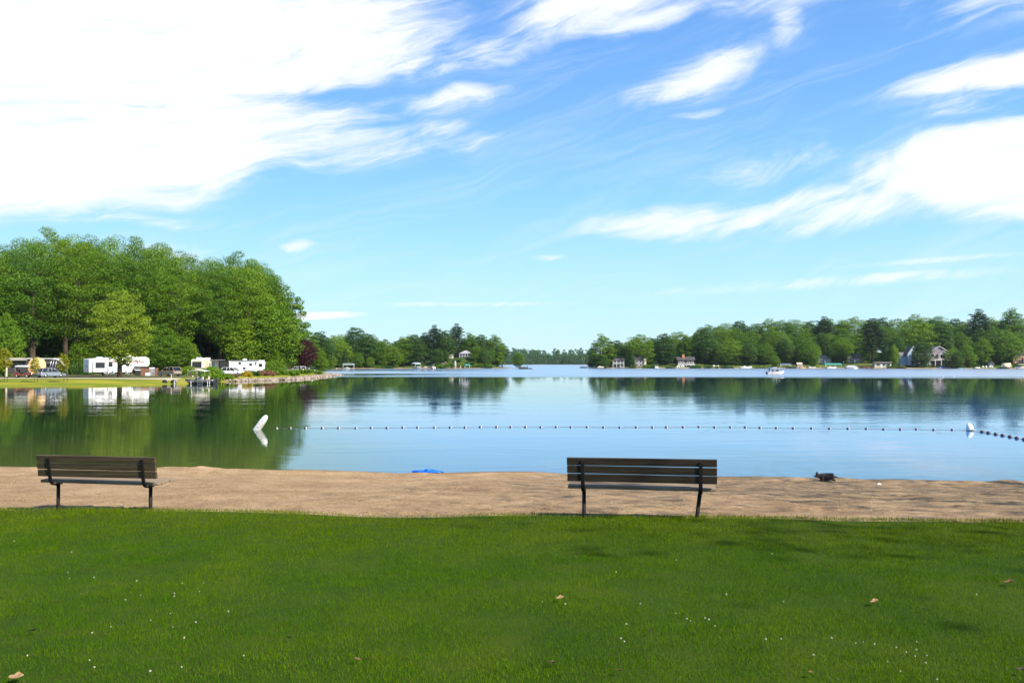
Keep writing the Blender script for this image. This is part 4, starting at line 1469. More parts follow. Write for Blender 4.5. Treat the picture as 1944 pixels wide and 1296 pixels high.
# blue swim raft lying flat at the waterline
BLUE = mat('blue_vinyl', (0.008, 0.12, 0.62), 0.35, var=0.15, scale=5)
BLUE_L = mat('light_blue_vinyl', (0.04, 0.28, 0.75), 0.35, var=0.12, scale=5)
rx, ry = X_of(811, 25.2), 25.2
rz_ = float(beach_z(np.array([rx]), np.array([ry]))[0])
raft = thing('swim_raft', 'flattened bright blue swim raft lying where the sand meets the water', 'swim raft', (rx, ry, rz_), R(-8))
raft.scale = (0.92, 0.9, 0.85)
m = MB()
for s in (-1, 1):
    pts, rr = [], []
    for k in range(13):
        u = -1 + 2 * k / 12
        pts.append((u * 0.47 + (0 if s < 0 else 0.02), s * 0.17 * (1 - 0.5 * u * u) ** 0.5, 0.045 + 0.018 * math.sin(5 * u + s)))
        rr.append(0.045 * (1 - abs(u) ** 4 * 0.75))
    m.tube(pts, rr, 8)
m.build('side_tube', BLUE, raft)
m = MB()
n_ = 14
vs, fs = [], []
for i in range(n_):
    for j in range(5):
        u, v_ = -0.44 + 0.88 * i / (n_ - 1), -0.13 + 0.26 * j / 4
        vs.append((u, v_, 0.035 + 0.022 * math.sin(u * 19 + j) * math.sin(j * 1.3 + 1)))
for i in range(n_ - 1):
    for j in range(4):
        fs.append((i * 5 + j, i * 5 + 5 + j, i * 5 + 6 + j, i * 5 + j + 1))
m._add(vs, fs, 0, True)
m.build('floor_sheet', BLUE_L, raft)
m = MB()
m.tube([(-0.08, -0.02, 0.05), (-0.03, 0.02, 0.10), (0.04, 0.03, 0.09), (0.09, 0.0, 0.05)], [0.03, 0.045, 0.04, 0.02], 8)
m.build('crumpled_fold', BLUE, raft)
m = MB()
m.tube([(0.47, 0, 0.03), (0.53, -0.03, 0.022), (0.58, -0.02, 0.014)], [0.02, 0.014, 0.01], 6)
m.build('valve_tail', INK, raft)
# a scrap of litter on the sand
lx_, ly_ = X_of(1666, 22.1), 22.1
m = MB()
m._add([(-0.05, -0.03, 0.01), (0.05, -0.035, 0.02), (0.055, 0.03, 0.035), (-0.03, 0.035, 0.03), (0.0, 0.0, 0.06)], [(0, 1, 4), (1, 2, 4), (2, 3, 4), (3, 0, 4), (3, 2, 1, 0)])
o = m.build('paper_scrap', mat('white_paper', (0.75, 0.72, 0.66), 0.8))
o.location = (lx_, ly_, float(beach_z(np.array([lx_]), np.array([ly_]))[0]) + 0.005)
tag(o, 'crumpled white paper scrap on the sand right of the dog', 'litter')

# clover heads and fallen leaves in the lawn
def on_lawn(px, py):
    d = ray(px, py)
    k_ = 1.66 / (-(d.z) - 0.022 * d.y + 0.012 * d.x)
    return d.x * k_, d.y * k_


z5 = [(60, 198), (70, 222), (152, 210), (437, 195), (445, 205), (582, 28), (582, 240), (645, 255), (630, 270), (640, 272), (693, 258), (708, 272), (738, 296), (612, 292),
      (383, 287), (440, 290), (441, 303), (378, 343), (380, 355), (338, 331), (575, 345), (215, 395), (140, 280), (778, 160), (1010, 192), (1758, 170), (1850, 168),
      (930, 352), (987, 350), (1100, 353), (1120, 407), (1187, 342), (1212, 332), (1243, 340), (1273, 341), (1288, 356), (1316, 350), (1340, 360), (1352, 357), (1407, 374),
      (1449, 370), (1483, 387), (1486, 392), (1517, 380), (1514, 400), (1526, 343), (1567, 399), (1563, 430), (1414, 425), (1428, 441), (1458, 463), (1600, 498), (960, 8),
      (408, 22), (350, 75)]
z6 = [(355, 412), (498, 440), (370, 443), (410, 424), (380, 299), (340, 340), (722, 457), (840, 447), (965, 459), (1075, 458), (1053, 507), (978, 523), (919, 521), (920, 535),
      (712, 522), (742, 527), (663, 558), (893, 631), (1200, 634), (793, 668), (1033, 682), (583, 697), (387, 735), (482, 738), (562, 792), (968, 761), (912, 702), (475, 875),
      (495, 923), (140, 857), (960, 922), (797, 941), (1567, 604), (1800, 658), (1283, 860), (1537, 342), (1213, 82), (78, 246)]
flowers = [(1000 + a / 2.059, 1050 + b / 2.059) for a, b in z5] + [(a / 2.777, 940 + b / 2.777) for a, b in z6]
CLOVER = mat('clover_white', (0.42, 0.41, 0.30), 0.8, var=0.12, scale=60)
STEM = mat('clover_stem', (0.07, 0.14, 0.02), 0.6)
fl = MB()
for k in range(26):
    u = Vector(rng.normal(size=3)).normalized()
    if u.z < -0.5:
        continue
    c = Vector((0, 0, 0.06)) + u * 0.010
    r_ = Vector(rng.normal(size=3))
    a = u.cross(r_).normalized() * 0.0045
    fl._add([c - a, c + u * 0.007 + a * 0.6, c + a, c - u * 0.004], [(0, 1, 2), (0, 2, 3)])
fl.ell((0, 0, 0.06), (0.011, 0.011, 0.010), 8)
head_me = fl.mesh('clover_head')
head_me.materials.append(CLOVER)
sm = MB()
sm.tube([(0, 0, -0.01), (0.003, 0, 0.03), (0, 0, 0.055)], 0.0013, 4)
stem_me = sm.mesh('clover_stem')
stem_me.materials.append(STEM)
for px, py in flowers:
    if rng.random() < 0.28:
        continue
    x, y = on_lawn(px, py + 4)
    t = thing('clover_flower', 'white clover head standing in the mown grass', 'flower',
              (x, y, float(lawn_surface(np.array([x]), np.array([y]))[0]) + 0.002), rng.uniform(0, 6), 'white clover heads scattered in the lawn')
    t.rotation_euler = (rng.normal() * 0.2, rng.normal() * 0.2, rng.uniform(0, 6))
    t.scale = (rng.uniform(0.30, 0.52),) * 3
    link_mesh('flower_head', head_me, t)
    link_mesh('stem', stem_me, t)
LEAF_B = mat('dry_leaf_brown', (0.13, 0.060, 0.025), 0.8, var=0.25, scale=30)
LEAF_T = mat('dry_leaf_tan', (0.24, 0.145, 0.07), 0.8, var=0.25, scale=30)
LEAF_D = mat('dead_leaf_dark', (0.045, 0.028, 0.018), 0.8, var=0.25, scale=30)
l5 = [(190, 25, 0, 0.06, 'small tan dry leaf high on the lawn, just right of the middle'), (130, 195, 1, 0.10, 'curled tan dry leaf with frayed edges below the middle of the lawn'),
      (1360, 208, 1, 0.11, 'long tan dry leaf lying flat on the right half of the lawn'), (1885, 130, 0, 0.12, 'folded brown leaf standing up near the right border'),
      (668, 30, 0, 0.05, 'small brown leaf on the lawn below the right bench'), (484, 328, 2, 0.06, 'small dark leaf below the clover cluster in the middle'),
      (100, 440, 2, 0.08, 'dark curled leaf near the bottom middle of the lawn'), (1300, 82, 2, 0.05, 'small dark leaf on the upper right of the lawn'),
      (360, 480, 0, 0.06, 'brown leaf at the bottom edge right of the middle'), (1550, 235, 2, 0.06, 'dark leaf right of the long tan leaf'),
      (1180, 75, 1, 0.05, 'pale tan leaf bit below the right bench, towards the right'), (1110, 487, 0, 0.06, 'brown leaf at the bottom edge left of the right clover cluster'),
      (1935, 480, 2, 0.09, 'dark leaf in the bottom right corner')]
l6 = [(690, 495, 0, 0.06, 'reddish brown leaf on the left half of the lawn'), (172, 740, 2, 0.09, 'dark brown curled leaf at the left, low on the lawn'),
      (1522, 777, 2, 0.06, 'small dark leaf low on the lawn, left of the middle'), (85, 980, 1, 0.12, 'pale leaf cut by the bottom edge at the left'),
      (1885, 890, 0, 0.06, 'brown leaf near the bottom, left of the middle'), (5, 570, 0, 0.06, 'brown leaf at the left border of the lawn')]
for sc_, lst, x0, y0 in ((2.059, l5, 1000, 1050), (2.777, l6, 0, 940)):
    for a, b, mi, sz, lb in lst:
        x, y = on_lawn(x0 + a / sc_, y0 + b / sc_ + 2)
        vs, fs = [], []
        for i in range(7):
            u = i / 6
            wd = 0.36 * math.sin(math.pi * (0.06 + 0.90 * u)) ** 0.8 * (0.8 + 0.2 * math.cos(9 * u))
            for j, s in enumerate((-1, -0.5, 0, 0.5, 1)):
                vs.append(((u - 0.5), s * wd, 0.28 * abs(s) ** 1.5 * wd * 2 + 0.12 * (u - 0.5) ** 2 * 3 + 0.03 * math.sin(7 * u + 3 * s)))
            if i:
                for j in range(4):
                    fs.append(((i - 1) * 5 + j, i * 5 + j, i * 5 + j + 1, (i - 1) * 5 + j + 1))
        m = MB()
        m._add([Vector(v_) * sz * 0.62 for v_ in vs], fs, 0, True)
        o = m.build('fallen_leaf', [LEAF_B, LEAF_T, LEAF_D][mi])
        o.location = (x, y, float(lawn_surface(np.array([x]), np.array([y]))[0]) + 0.036)
        o.rotation_euler = (rng.normal() * 0.35 + (0.8 if 'standing' in lb else 0), rng.normal() * 0.3, rng.uniform(-0.6, 0.6))
        tag(o, lb, 'leaf')
# ------------------------------------------------------------------ vehicles of the campsite
GLASS = mat('dark_glass', (0.012, 0.014, 0.016), 0.08, var=0.1, spec=0.8)
TYRE = mat('tyre_rubber', (0.015, 0.015, 0.015), 0.8)
RIM = mat('wheel_rim', (0.45, 0.45, 0.46), 0.35, 0.7)
WHITE = mat('white_paint', (0.78, 0.78, 0.77), 0.35, var=0.03)
CREAM = mat('cream_paint', (0.62, 0.52, 0.38), 0.4, var=0.06)
BEIGE = mat('beige_metallic', (0.34, 0.27, 0.19), 0.3, 0.3, var=0.05)
SILVER = mat('silver_blue_metallic', (0.34, 0.38, 0.46), 0.28, 0.5, var=0.05)
DKGREY = mat('dark_grey_trim', (0.05, 0.05, 0.055), 0.6)
GREY = mat('grey_trim', (0.25, 0.25, 0.26), 0.5)
RED_LAMP = mat('red_lamp', (0.45, 0.02, 0.02), 0.25)
MAROON = mat('maroon_paint', (0.16, 0.025, 0.02), 0.35)
BROWN = mat('brown_board', (0.20, 0.095, 0.05), 0.75, var=0.2, scale=3, stretch=(0.3, 3, 3))
PINK = mat('pale_red_stripe', (0.62, 0.30, 0.27), 0.5)
CHAR = mat('charcoal_fabric', (0.02, 0.022, 0.022), 0.9)
TAN = mat('tan_canvas', (0.62, 0.40, 0.20), 0.85, var=0.08, scale=2)
ALU = mat('aluminium', (0.55, 0.56, 0.58), 0.35, 0.8)


def wheel(parent, x, y, r, w=0.22):
    m = MB()
    m.lathe([(r * 0.62, -w / 2), (r * 0.94, -w / 2), (r, -w * 0.3), (r, w * 0.3), (r * 0.94, w / 2), (r * 0.62, w / 2)], 16, 0, Matrix.Translation((x, y, r)) @ Matrix.Rotation(R(90), 4, 'X'))
    wh = m.build('wheel', TYRE, parent)
    m = MB()
    m.lathe([(r * 0.2, -w * 0.56), (r * 0.64, -w * 0.5), (r * 0.64, w * 0.5), (r * 0.2, w * 0.56)], 12, 0, Matrix.Translation((x, y, r)) @ Matrix.Rotation(R(90), 4, 'X'))
    m.build('rim', RIM, wh)


def car(name, label, cat, loc, rz, paint, L=4.6, W=1.82, H=1.65, van=False):
    """front towards +x"""
    t = thing(name, label, cat, loc, rz)
    h = L / 2
    belt = H * 0.58
    m = MB()
    m.prism([(-h, 0.30), (h * 0.98, 0.28), (h, 0.55), (h * 0.93, belt * 0.80), (h * 0.50, belt * 0.98), (h * 0.42, belt), (-h * 0.97, belt), (-h * 1.0, belt * 0.7)], -W / 2, W / 2)
    m.build('body', paint, t, bevel=0.06)
    rear = -h * 0.96 if van else -h * 0.93
    m = MB()
    r0, r1, f1, f0 = rear, rear + 0.32, h * 0.02, h * 0.50
    m.prism([(r0, belt - 0.01), (f0, belt - 0.01), (f1, H - 0.05), (r1, H - 0.05)], -W / 2 + 0.09, W / 2 - 0.09)
    m.build('window_band', GLASS, t, bevel=0.03)
    m = MB()
    m.prism([(r1 - 0.06, H - 0.07), (f1 + 0.06, H - 0.07), (f1 - 0.06, H), (r1 + 0.12, H)], -W / 2 + 0.10, W / 2 - 0.10)
    m.build('roof', paint, t, bevel=0.02)
    for s in (-1, 1):
        yy = s * (W / 2 - 0.085)
        m = MB()
        for xa, xb in ((r0 + 0.02, r1), (r0 + L * 0.24, r1 + L * 0.20), (f0 - L * 0.30, f1 - L * 0.10), (f0, f1)):
            m.tube([(xa, yy, belt), (xb, yy * 0.985, H - 0.06)], 0.045, 6)
        m.build('window_pillar', paint, t)
        for x in (-h * 0.60, h * 0.62):
            wheel(t, x, s * (W / 2 - 0.10), 0.34)
        m = MB()
        m.box((-h * 0.985, s * (W / 2 - 0.14), belt * 0.92), (0.10, 0.2, 0.32))
        m.build('tail_light', RED_LAMP, t, bevel=0.02)
        m = MB()
        m.box((h * 0.93, s * (W / 2 - 0.25), belt * 0.68), (0.18, 0.36, 0.14))
        m.build('headlight', ALU, t, bevel=0.03)
        m = MB()
        m.box((f0 - 0.45, s * (W / 2 + 0.08), belt + 0.08), (0.12, 0.18, 0.13))
        m.build('side_mirror', paint, t, bevel=0.03)
    m = MB()
    m.box((-h * 1.0, 0, 0.42), (0.14, W * 0.96, 0.22))
    m.build('rear_bumper', DKGREY, t, bevel=0.04)
    m = MB()
    m.box((h * 0.985, 0, 0.40), (0.14, W * 0.94, 0.22))
    m.build('front_bumper', DKGREY, t, bevel=0.04)
    return t


def rv_box(prof, W, paint, parent, name='body'):
    m = MB()
    m.prism(prof, -W / 2, W / 2)
    return m.build(name, paint, parent, bevel=0.08)


def side_box(parent, name, m_, x, z, sx, sz, y, d=0.05):
    """panel on a side wall at y (sign gives the side)"""
    m = MB()
    s = 1 if y > 0 else -1
    m.box((x, y + s * d / 2, z), (sx, d, sz))
    return m.build(name, m_, parent, bevel=0.012)


def rv_window(parent, x, z, sx, sz, y):
    w_ = side_box(parent, 'window', GREY, x, z, sx + 0.10, sz + 0.10, y, 0.03)
    m = MB()
    s = 1 if y > 0 else -1
    m.box((x, y + s * 0.036, z), (sx, 0.02, sz))
    m.build('pane', GLASS, w_)
    return w_


def gz(px, Y):
    x = X_of(px, Y)
    return (x, Y, ground_z(x, Y) + 0.02)


# the white fifth-wheel camper: tail to the left, nose raised over the hitch
t = thing('fifth_wheel_camper', 'long white fifth-wheel camper with a raised nose and red awning stripe', 'camper', gz(222, 181), R(50))
W = 2.5
prof = [(-6.2, 0.62), (2.6, 0.62), (3.0, 1.75), (6.0, 1.75), (6.35, 2.2), (6.3, 3.4), (5.5, 3.78), (-2.0, 3.62), (-6.2, 3.3)]
rv_box(prof, W, WHITE, t)
y0 = -W / 2
m = MB()
m.box((-4.2, y0 - 0.33, 1.75), (2.9, 0.66, 2.1))
so = m.build('slide_out', WHITE, t, bevel=0.04)
m = MB()
m.box((-4.3, y0 - 0.67, 2.05), (1.9, 0.02, 1.15))
m.build('window', GLASS, so)
rv_window(t, -1.9, 2.2, 0.8, 0.9, y0)
rv_window(t, 1.6, 2.15, 0.7, 0.55, y0)
rv_window(t, 4.6, 3.0, 1.1, 0.5, y0)
m = MB()
m.box((0.9, y0 - 0.03, 1.85), (0.8, 0.05, 1.9))
d_ = m.build('door', WHITE, t, bevel=0.02)
m = MB()
m.box((0.9, y0 - 0.06, 2.35), (0.45, 0.02, 0.5))
m.build('window', GLASS, d_)
m = MB()
m.prism([(-2.6, 2.88), (5.2, 2.88), (5.2, 3.10), (-2.6, 3.10)], y0 - 0.16, y0 - 0.005)
aw = m.build('awning_roll', WHITE, t, bevel=0.05)
side_box(t, 'red_stripe', PINK, 1.5, 2.74, 7.4, 0.22, y0, 0.012)
side_box(t, 'grey_stripe', GREY, -0.2, 1.42, 9.0, 0.12, y0, 0.014)
m = MB()
m.tube([(2.9, y0 - 0.015, 1.9), (3.6, y0 - 0.015, 2.15), (4.4, y0 - 0.015, 2.35), (5.2, y0 - 0.015, 2.35), (5.6, y0 - 0.015, 2.1)], 0.03, 5)
m.build('swoosh_stripe', DKGREY, t)
m = MB()
m.tube([(-6.25, -0.7, 1.55), (-6.26, -0.55, 1.8), (-6.26, 0.0, 1.9), (-6.26, 0.45, 1.75)], 0.035, 5)
m.build('swoosh_stripe', DKGREY, t)
for s in (-1, 1):
    m = MB()
    m.box((-6.24, s * 0.85, 1.05), (0.06, 0.34, 0.14))
    m.build('tail_light', RED_LAMP, t)
    for x in (-2.2, -1.2):
        wheel(t, x, s * 1.1, 0.38)
m = MB()
m.box((-3.6, 0, 3.58), (1.0, 0.8, 0.28))
m.build('roof_vent', WHITE, t, bevel=0.05)
m = MB()
m.box((2.8, 0, 3.92), (1.2, 0.9, 0.34))
m.build('air_conditioner', WHITE, t, bevel=0.08)
m = MB()
m.box((0.2, 0.1, 3.80), (0.6, 0.6, 0.2))
m.build('roof_vent', WHITE, t, bevel=0.04)
for s in (-1, 1):
    m = MB()
    m.tube([(5.3, s * 0.9, 1.75), (5.3, s * 0.9, 0.0)], 0.06, 6)
    m.build('landing_leg', DKGREY, t)

# dark camper with open awning at the far left
t = thing('dark_camper', 'dark camper with a pale roof edge and an arched awning arm, behind the tan umbrella', 'camper', gz(66, 166), R(26))
W = 2.5
DKWALL = mat('dark_brown_wall', (0.035, 0.030, 0.027), 0.5)
rv_box([(-4.6, 0.5), (4.2, 0.5), (4.5, 1.6), (4.3, 3.1), (-4.6, 3.2)], W, DKWALL, t)
y0 = -W / 2
m = MB()
m.box((-0.1, 0, 3.28), (9.5, 2.9, 0.18))
m.build('roof', mat('pale_grey_roof', (0.50, 0.47, 0.44), 0.5), t, bevel=0.04)
m = MB()
m.box((-4.45, y0 - 0.06, 1.6), (0.30, 0.12, 3.2))
m.build('corner_post', CREAM, t)
rv_window(t, -2.6, 2.05, 1.3, 0.8, y0)
rv_window(t, 2.4, 2.05, 1.0, 0.8, y0)
m = MB()
m.box((0.3, y0 - 0.03, 1.75), (0.75, 0.05, 1.95))
m.build('door', GREY, t)
m = MB()
m.prism([(-4.3, 2.95), (-1.2, 2.95), (-1.2, 3.05), (-4.3, 3.05)], y0 - 1.3, y0)
m.build('awning', mat('pale_awning', (0.55, 0.52, 0.46), 0.8), t)
m = MB()
m.tube([(2.9, y0 - 0.2, 3.2), (3.7, y0 - 0.6, 3.2), (4.4, y0 - 0.9, 2.8), (4.9, y0 - 1.1, 2.1), (5.5, y0 - 1.2, 1.8)], 0.16, 8)
m.build('awning_arm', WHITE, t)
m = MB()
for xa, xb in ((2.9, 2.3), (3.3, 2.7), (3.7, 3.3)):
    m.tube([(xa, y0 - 0.5, 3.1), (xb, y0 - 0.6, 0.6)], 0.05, 5)
m.build('lattice_frame', ALU, t)
for s in (-1, 1):
    for x in (-0.5, 0.4):
        wheel(t, x, s * 1.1, 0.36)

# tan umbrella, tipped so that its top faces the lake
bx, by, bz = gz(70, 153)
t = thing('patio_umbrella', 'open tan patio umbrella tipped towards the lake', 'umbrella', (bx, by, bz))
U = Matrix.Translation((0, 0, 2.0)) @ Matrix.Rotation(R(8), 4, 'Z') @ Matrix.Rotation(R(74), 4, 'X')
m = MB()
n_ = 8
vs, fs = [(0, 0, 0.42)], []
for rr, zz in ((0.75, 0.26), (1.55, 0.0)):
    for k in range(16):
        a = 2 * math.pi * k / 16
        q = rr * (1.0 if k % 2 == 0 else 0.955)
        vs.append((q * math.cos(a), q * math.sin(a), zz - (0.0 if k % 2 == 0 else 0.03)))
for k in range(16):
    fs.append((0, 1 + k, 1 + (k + 1) % 16))
    fs.append((1 + k, 17 + k, 17 + (k + 1) % 16, 1 + (k + 1) % 16))
m._add(vs, fs, 0, False, U)
m.build('canopy', TAN, t)
m = MB()
for k in range(8):
    a = 2 * math.pi * k / 8
    m.tube([tuple(U @ Vector((0, 0, 0.36))), tuple(U @ Vector((1.5 * math.cos(a), 1.5 * math.sin(a), -0.03)))], 0.012, 4)
m.build('ribs', BROWN, t)
m = MB()
m.tube([(0.0, 1.3, 0.0), (0.0, 0.9, 1.75), tuple(U @ Vector((0, 0, 0.0)))], 0.03, 6)
m.build('pole', BROWN, t)
m = MB()
m.lathe([(0.02, 0.0), (0.30, 0.0), (0.28, 0.09), (0.05, 0.12)], 12, 0, Matrix.Translation((0, 1.3, 0)))
m.build('base', DKGREY, t)

# maroon golf cart with a white roof
t = thing('golf_cart', 'maroon golf cart with a white roof left of the tan umbrella', 'golf cart', gz(43, 152.5), R(8))
m = MB()
m.prism([(-1.2, 0.30), (1.2, 0.30), (1.25, 0.62), (0.95, 0.82), (0.62, 0.82), (0.50, 0.42), (-0.20, 0.42), (-0.30, 0.75), (-1.15, 0.80)], -0.6, 0.6)
m.build('body', MAROON, t, bevel=0.05)
m = MB()
m.prism([(-1.02, 1.82), (1.12, 1.80), (1.05, 1.94), (0.5, 2.06), (-0.6, 2.06), (-0.98, 1.95)], -0.64, 0.64)
m.build('roof', WHITE, t, bevel=0.04)
for s in (-1, 1):
    for xa, xb in ((-0.95, -0.85), (0.85, 0.62)):
        m = MB()
        m.tube([(xa, s * 0.55, 0.75), (xb, s * 0.55, 1.85)], 0.025, 5)
        m.build('roof_post', DKGREY, t)
    for x in (-0.78, 0.85):
        wheel(t, x, s * 0.52, 0.23, 0.18)
m = MB()
m.box((-0.35, 0, 0.80), (0.5, 1.1, 0.14))
m.build('seat', CHAR, t, bevel=0.03)
m = MB()
m.box((-0.62, 0, 1.10), (0.12, 1.1, 0.5))
m.build('backrest', CHAR, t, bevel=0.03)
m = MB()
m.tube([(0.62, 0.25, 0.8), (0.40, 0.25, 1.08)], 0.02, 5)
m.lathe([(0.15, -0.012), (0.17, 0), (0.15, 0.012)], 10, 0, Matrix.Translation((0.40, 0.25, 1.08)) @ Matrix.Rotation(R(-40), 4, 'Y'))
m.build('steering_wheel', DKGREY, t)
m = MB()
m.box((-0.98, 0, 1.35), (0.05, 1.1, 0.85))
m.build('rear_screen', mat('dusty_screen', (0.25, 0.20, 0.20), 0.5), t)

car('silver_car', 'silver-blue car parked right of the tan umbrella, seen from behind', 'car', gz(96, 150), R(62), SILVER)
car('beige_minivan', 'beige minivan parked at the end of the track, rear towards the water', 'minivan', gz(322, 168), R(148), BEIGE, 4.9, 1.9, 1.75, True)
car('white_wagon', 'white wagon parked in front of the white travel trailer', 'car', gz(443, 181), R(-8), WHITE, 4.8, 1.82, 1.6)
car('parked_car', 'white car half hidden behind the green mound right of the tan camper', 'car', gz(565, 222), R(150), WHITE, 4.5)
car('parked_car', 'silver car under the purple-leaved tree near the point', 'car', gz(582, 224), R(10), SILVER, 4.4, 1.8, 1.5)

# tan motorhome with white awning and roof gear
t = thing('motorhome', 'tan motorhome with a big dark window and white roof gear, behind the moored fishing boat', 'motorhome', gz(390, 197), R(86))
W = 2.5
rv_box([(-4.4, 0.45), (4.3, 0.45), (4.4, 3.2), (-4.2, 3.3), (-4.45, 3.0)], W, CREAM, t)
m = MB()
m.box((-4.47, 0.0, 2.15), (0.06, 2.0, 1.2))
w_ = m.build('window', GLASS, t)
for s in (-1, 1):
    m = MB()
    m.box((-4.45, s * 1.15, 1.9), (0.10, 0.16, 2.5))
    m.build('corner_trim', WHITE, t)
m = MB()
m.box((-4.47, 0, 0.7), (0.08, 2.3, 0.42))
m.build('bumper', DKGREY, t)
m = MB()
m.box((-1.9, -W / 2 - 0.3, 1.95), (1.6, 0.6, 1.9))
so = m.build('slide_out', CREAM, t, bevel=0.04)
m = MB()
m.box((-1.9, -W / 2 - 0.61, 2.1), (0.7, 0.02, 0.75))
m.build('window', GLASS, so)
m = MB()
m.box((1.0, -W / 2 - 0.03, 1.9), (2.2, 0.05, 1.5))
m.build('patterned_panel', mat('grey_mottled_panel', (0.30, 0.31, 0.33), 0.6, var=0.4, scale=4), t)
m = MB()
m.prism([(-0.6, 3.1), (4.2, 3.1), (4.2, 3.22), (-0.6, 3.22)], -W / 2 - 1.6, -W / 2)
m.build('awning', mat('grey_awning', (0.22, 0.22, 0.22), 0.8), t)
for i, (x, y, sx, sz) in enumerate(((-3.2, 0.0, 1.3, 0.42), (-1.2, 0.2, 0.8, 0.3), (1.2, 0.0, 1.1, 0.38))):
    m = MB()
    m.box((x, y, 3.28 + sz / 2), (sx, 0.9, sz))
    m.build('roof_unit', WHITE, t, bevel=0.08)
for s in (-1, 1):
    for x in (-2.5, 2.9):
        wheel(t, x, s * 1.1, 0.42)

# white travel trailer with grey slide and small windows
t = thing('travel_trailer', 'white travel trailer with small dark windows and a grey screened end', 'camper', gz(470, 206), R(12))
W = 2.45
rv_box([(-3.9, 0.55), (3.6, 0.55), (3.95, 0.9), (4.0, 2.5), (3.7, 3.15), (-3.9, 3.1)], W, WHITE, t)
y0 = -W / 2
for x, z, sx, sz in ((-1.6, 2.45, 0.5, 0.45), (-0.6, 1.3, 0.5, 0.42), (0.8, 2.15, 0.55, 0.5), (3.0, 2.0, 0.75, 0.65), (1.95, 2.35, 0.3, 0.65)):
    rv_window(t, x, z, sx, sz, y0)
m = MB()
m.box((2.0, y0 - 0.025, 1.65), (0.65, 0.04, 1.9))
m.build('door', WHITE, t, bevel=0.01)
side_box(t, 'grey_stripe', GREY, 0.0, 0.78, 7.0, 0.26, y0, 0.014)
m = MB()
m.prism([(-3.8, 2.98), (2.6, 2.98), (2.6, 3.12), (-3.8, 3.12)], y0 - 0.14, y0 - 0.003)
m.build('awning_roll', GREY, t)
m = MB()
m.box((-5.0, y0 + 0.6, 1.75), (2.1, 1.6, 2.3))
m.build('screen_room', CHAR, t, bevel=0.03)
m = MB()
m.box((-3.95, y0 - 0.05, 1.8), (0.16, 0.08, 2.5))
m.build('corner_trim', WHITE, t)
m = MB()
m.box((-0.6, 0, 3.3), (0.9, 0.8, 0.36))
m.build('air_conditioner', WHITE, t, bevel=0.08)
for s in (-1, 1):
    for x in (-0.4, 0.5):
        wheel(t, x, s * 1.05, 0.34)
# tan camper end among the bushes
t = thing('tan_camper', 'tan camper with two tall dark windows, half hidden by bushes left of the purple-leaved tree', 'camper', gz(547, 226), R(55))
W = 2.4
rv_box([(-2.6, 0.5), (2.6, 0.5), (2.7, 3.0), (-2.5, 3.2)], W, CREAM, t)
rv_window(t, -1.0, 2.0, 1.0, 0.9, -W / 2)
m = MB()
m.box((-2.63, 0.2, 1.95), (0.06, 0.9, 1.1))
m.build('window', GLASS, t)
for s in (-1, 1):
    m = MB()
    m.box((-2.6, s * 1.05, 1.8), (0.10, 0.2, 2.4))
    m.build('corner_trim', WHITE, t)
    wheel(t, 0.4, s * 1.0, 0.36)
m = MB()
m.box((0.0, 0, 3.2), (0.9, 0.8, 0.3))
m.build('roof_unit', WHITE, t, bevel=0.06)

# brown stacked boards, cooler, camp table and chairs by the nose of the white camper
t = thing('board_screen', 'brown board screen beside the nose of the white fifth-wheel camper', 'screen', gz(284, 176), R(12))
for k in range(6):
    m = MB()
    m.box((0, 0, 0.14 + 0.245 * k), (3.3, 0.05, 0.235))
    m.build('board', BROWN, t)
for x in (-1.6, 0, 1.6):
    m = MB()
    m.box((x, 0.07, 0.78), (0.09, 0.09, 1.6))
    m.build('post', BROWN, t)


def small_box(name, label, cat, px, Y, s, m_, dz=0.0):
    t_ = thing(name, label, cat, gz(px, Y), R(10))
    t_.location.z += dz
    m = MB()
    m.box((0, 0, s[2] * 0.43), (s[0], s[1], s[2] * 0.86))
    m.build('body', m_, t_, bevel=0.02)
    m = MB()
    m.box((0, 0, s[2] * 0.93), (s[0] * 1.04, s[1] * 1.04, s[2] * 0.14))
    m.build('lid', WHITE, t_, bevel=0.02)
    return t_


small_box('cool_box', 'white-lidded cool box in front of the brown board screen', 'cool box', 281, 174, (0.8, 0.5, 0.55), WHITE, 0.0)
small_box('storage_bin', 'dark covered bin below the nose of the white camper', 'bin', 262, 175, (0.9, 0.8, 1.2), CHAR)
small_box('storage_tote', 'grey tote with a white lid standing by the board screen', 'tote', 289, 174.5, (0.9, 0.5, 1.6), GREY)


def camp_chair(label, px, Y, rz, m_):
    t_ = thing('camp_chair', label, 'chair', gz(px, Y), rz, 'camp chairs by the white camper')
    m = MB()
    m.box((0, 0, 0.42), (0.5, 0.5, 0.04))
    m.build('seat', m_, t_)
    m = MB()
    m.box((0, 0.25, 0.72), (0.5, 0.04, 0.56), 0, Matrix.Rotation(R(-10), 4, 'X'))
    m.build('backrest', m_, t_)
    for a in (-1, 1):
        for b in (-1, 1):
            m = MB()
            m.tube([(a * 0.24, b * 0.24, 0), (a * 0.22, b * 0.2, 0.62 if b < 0 else 0.42)], 0.015, 5)
            m.build('leg', ALU, t_)


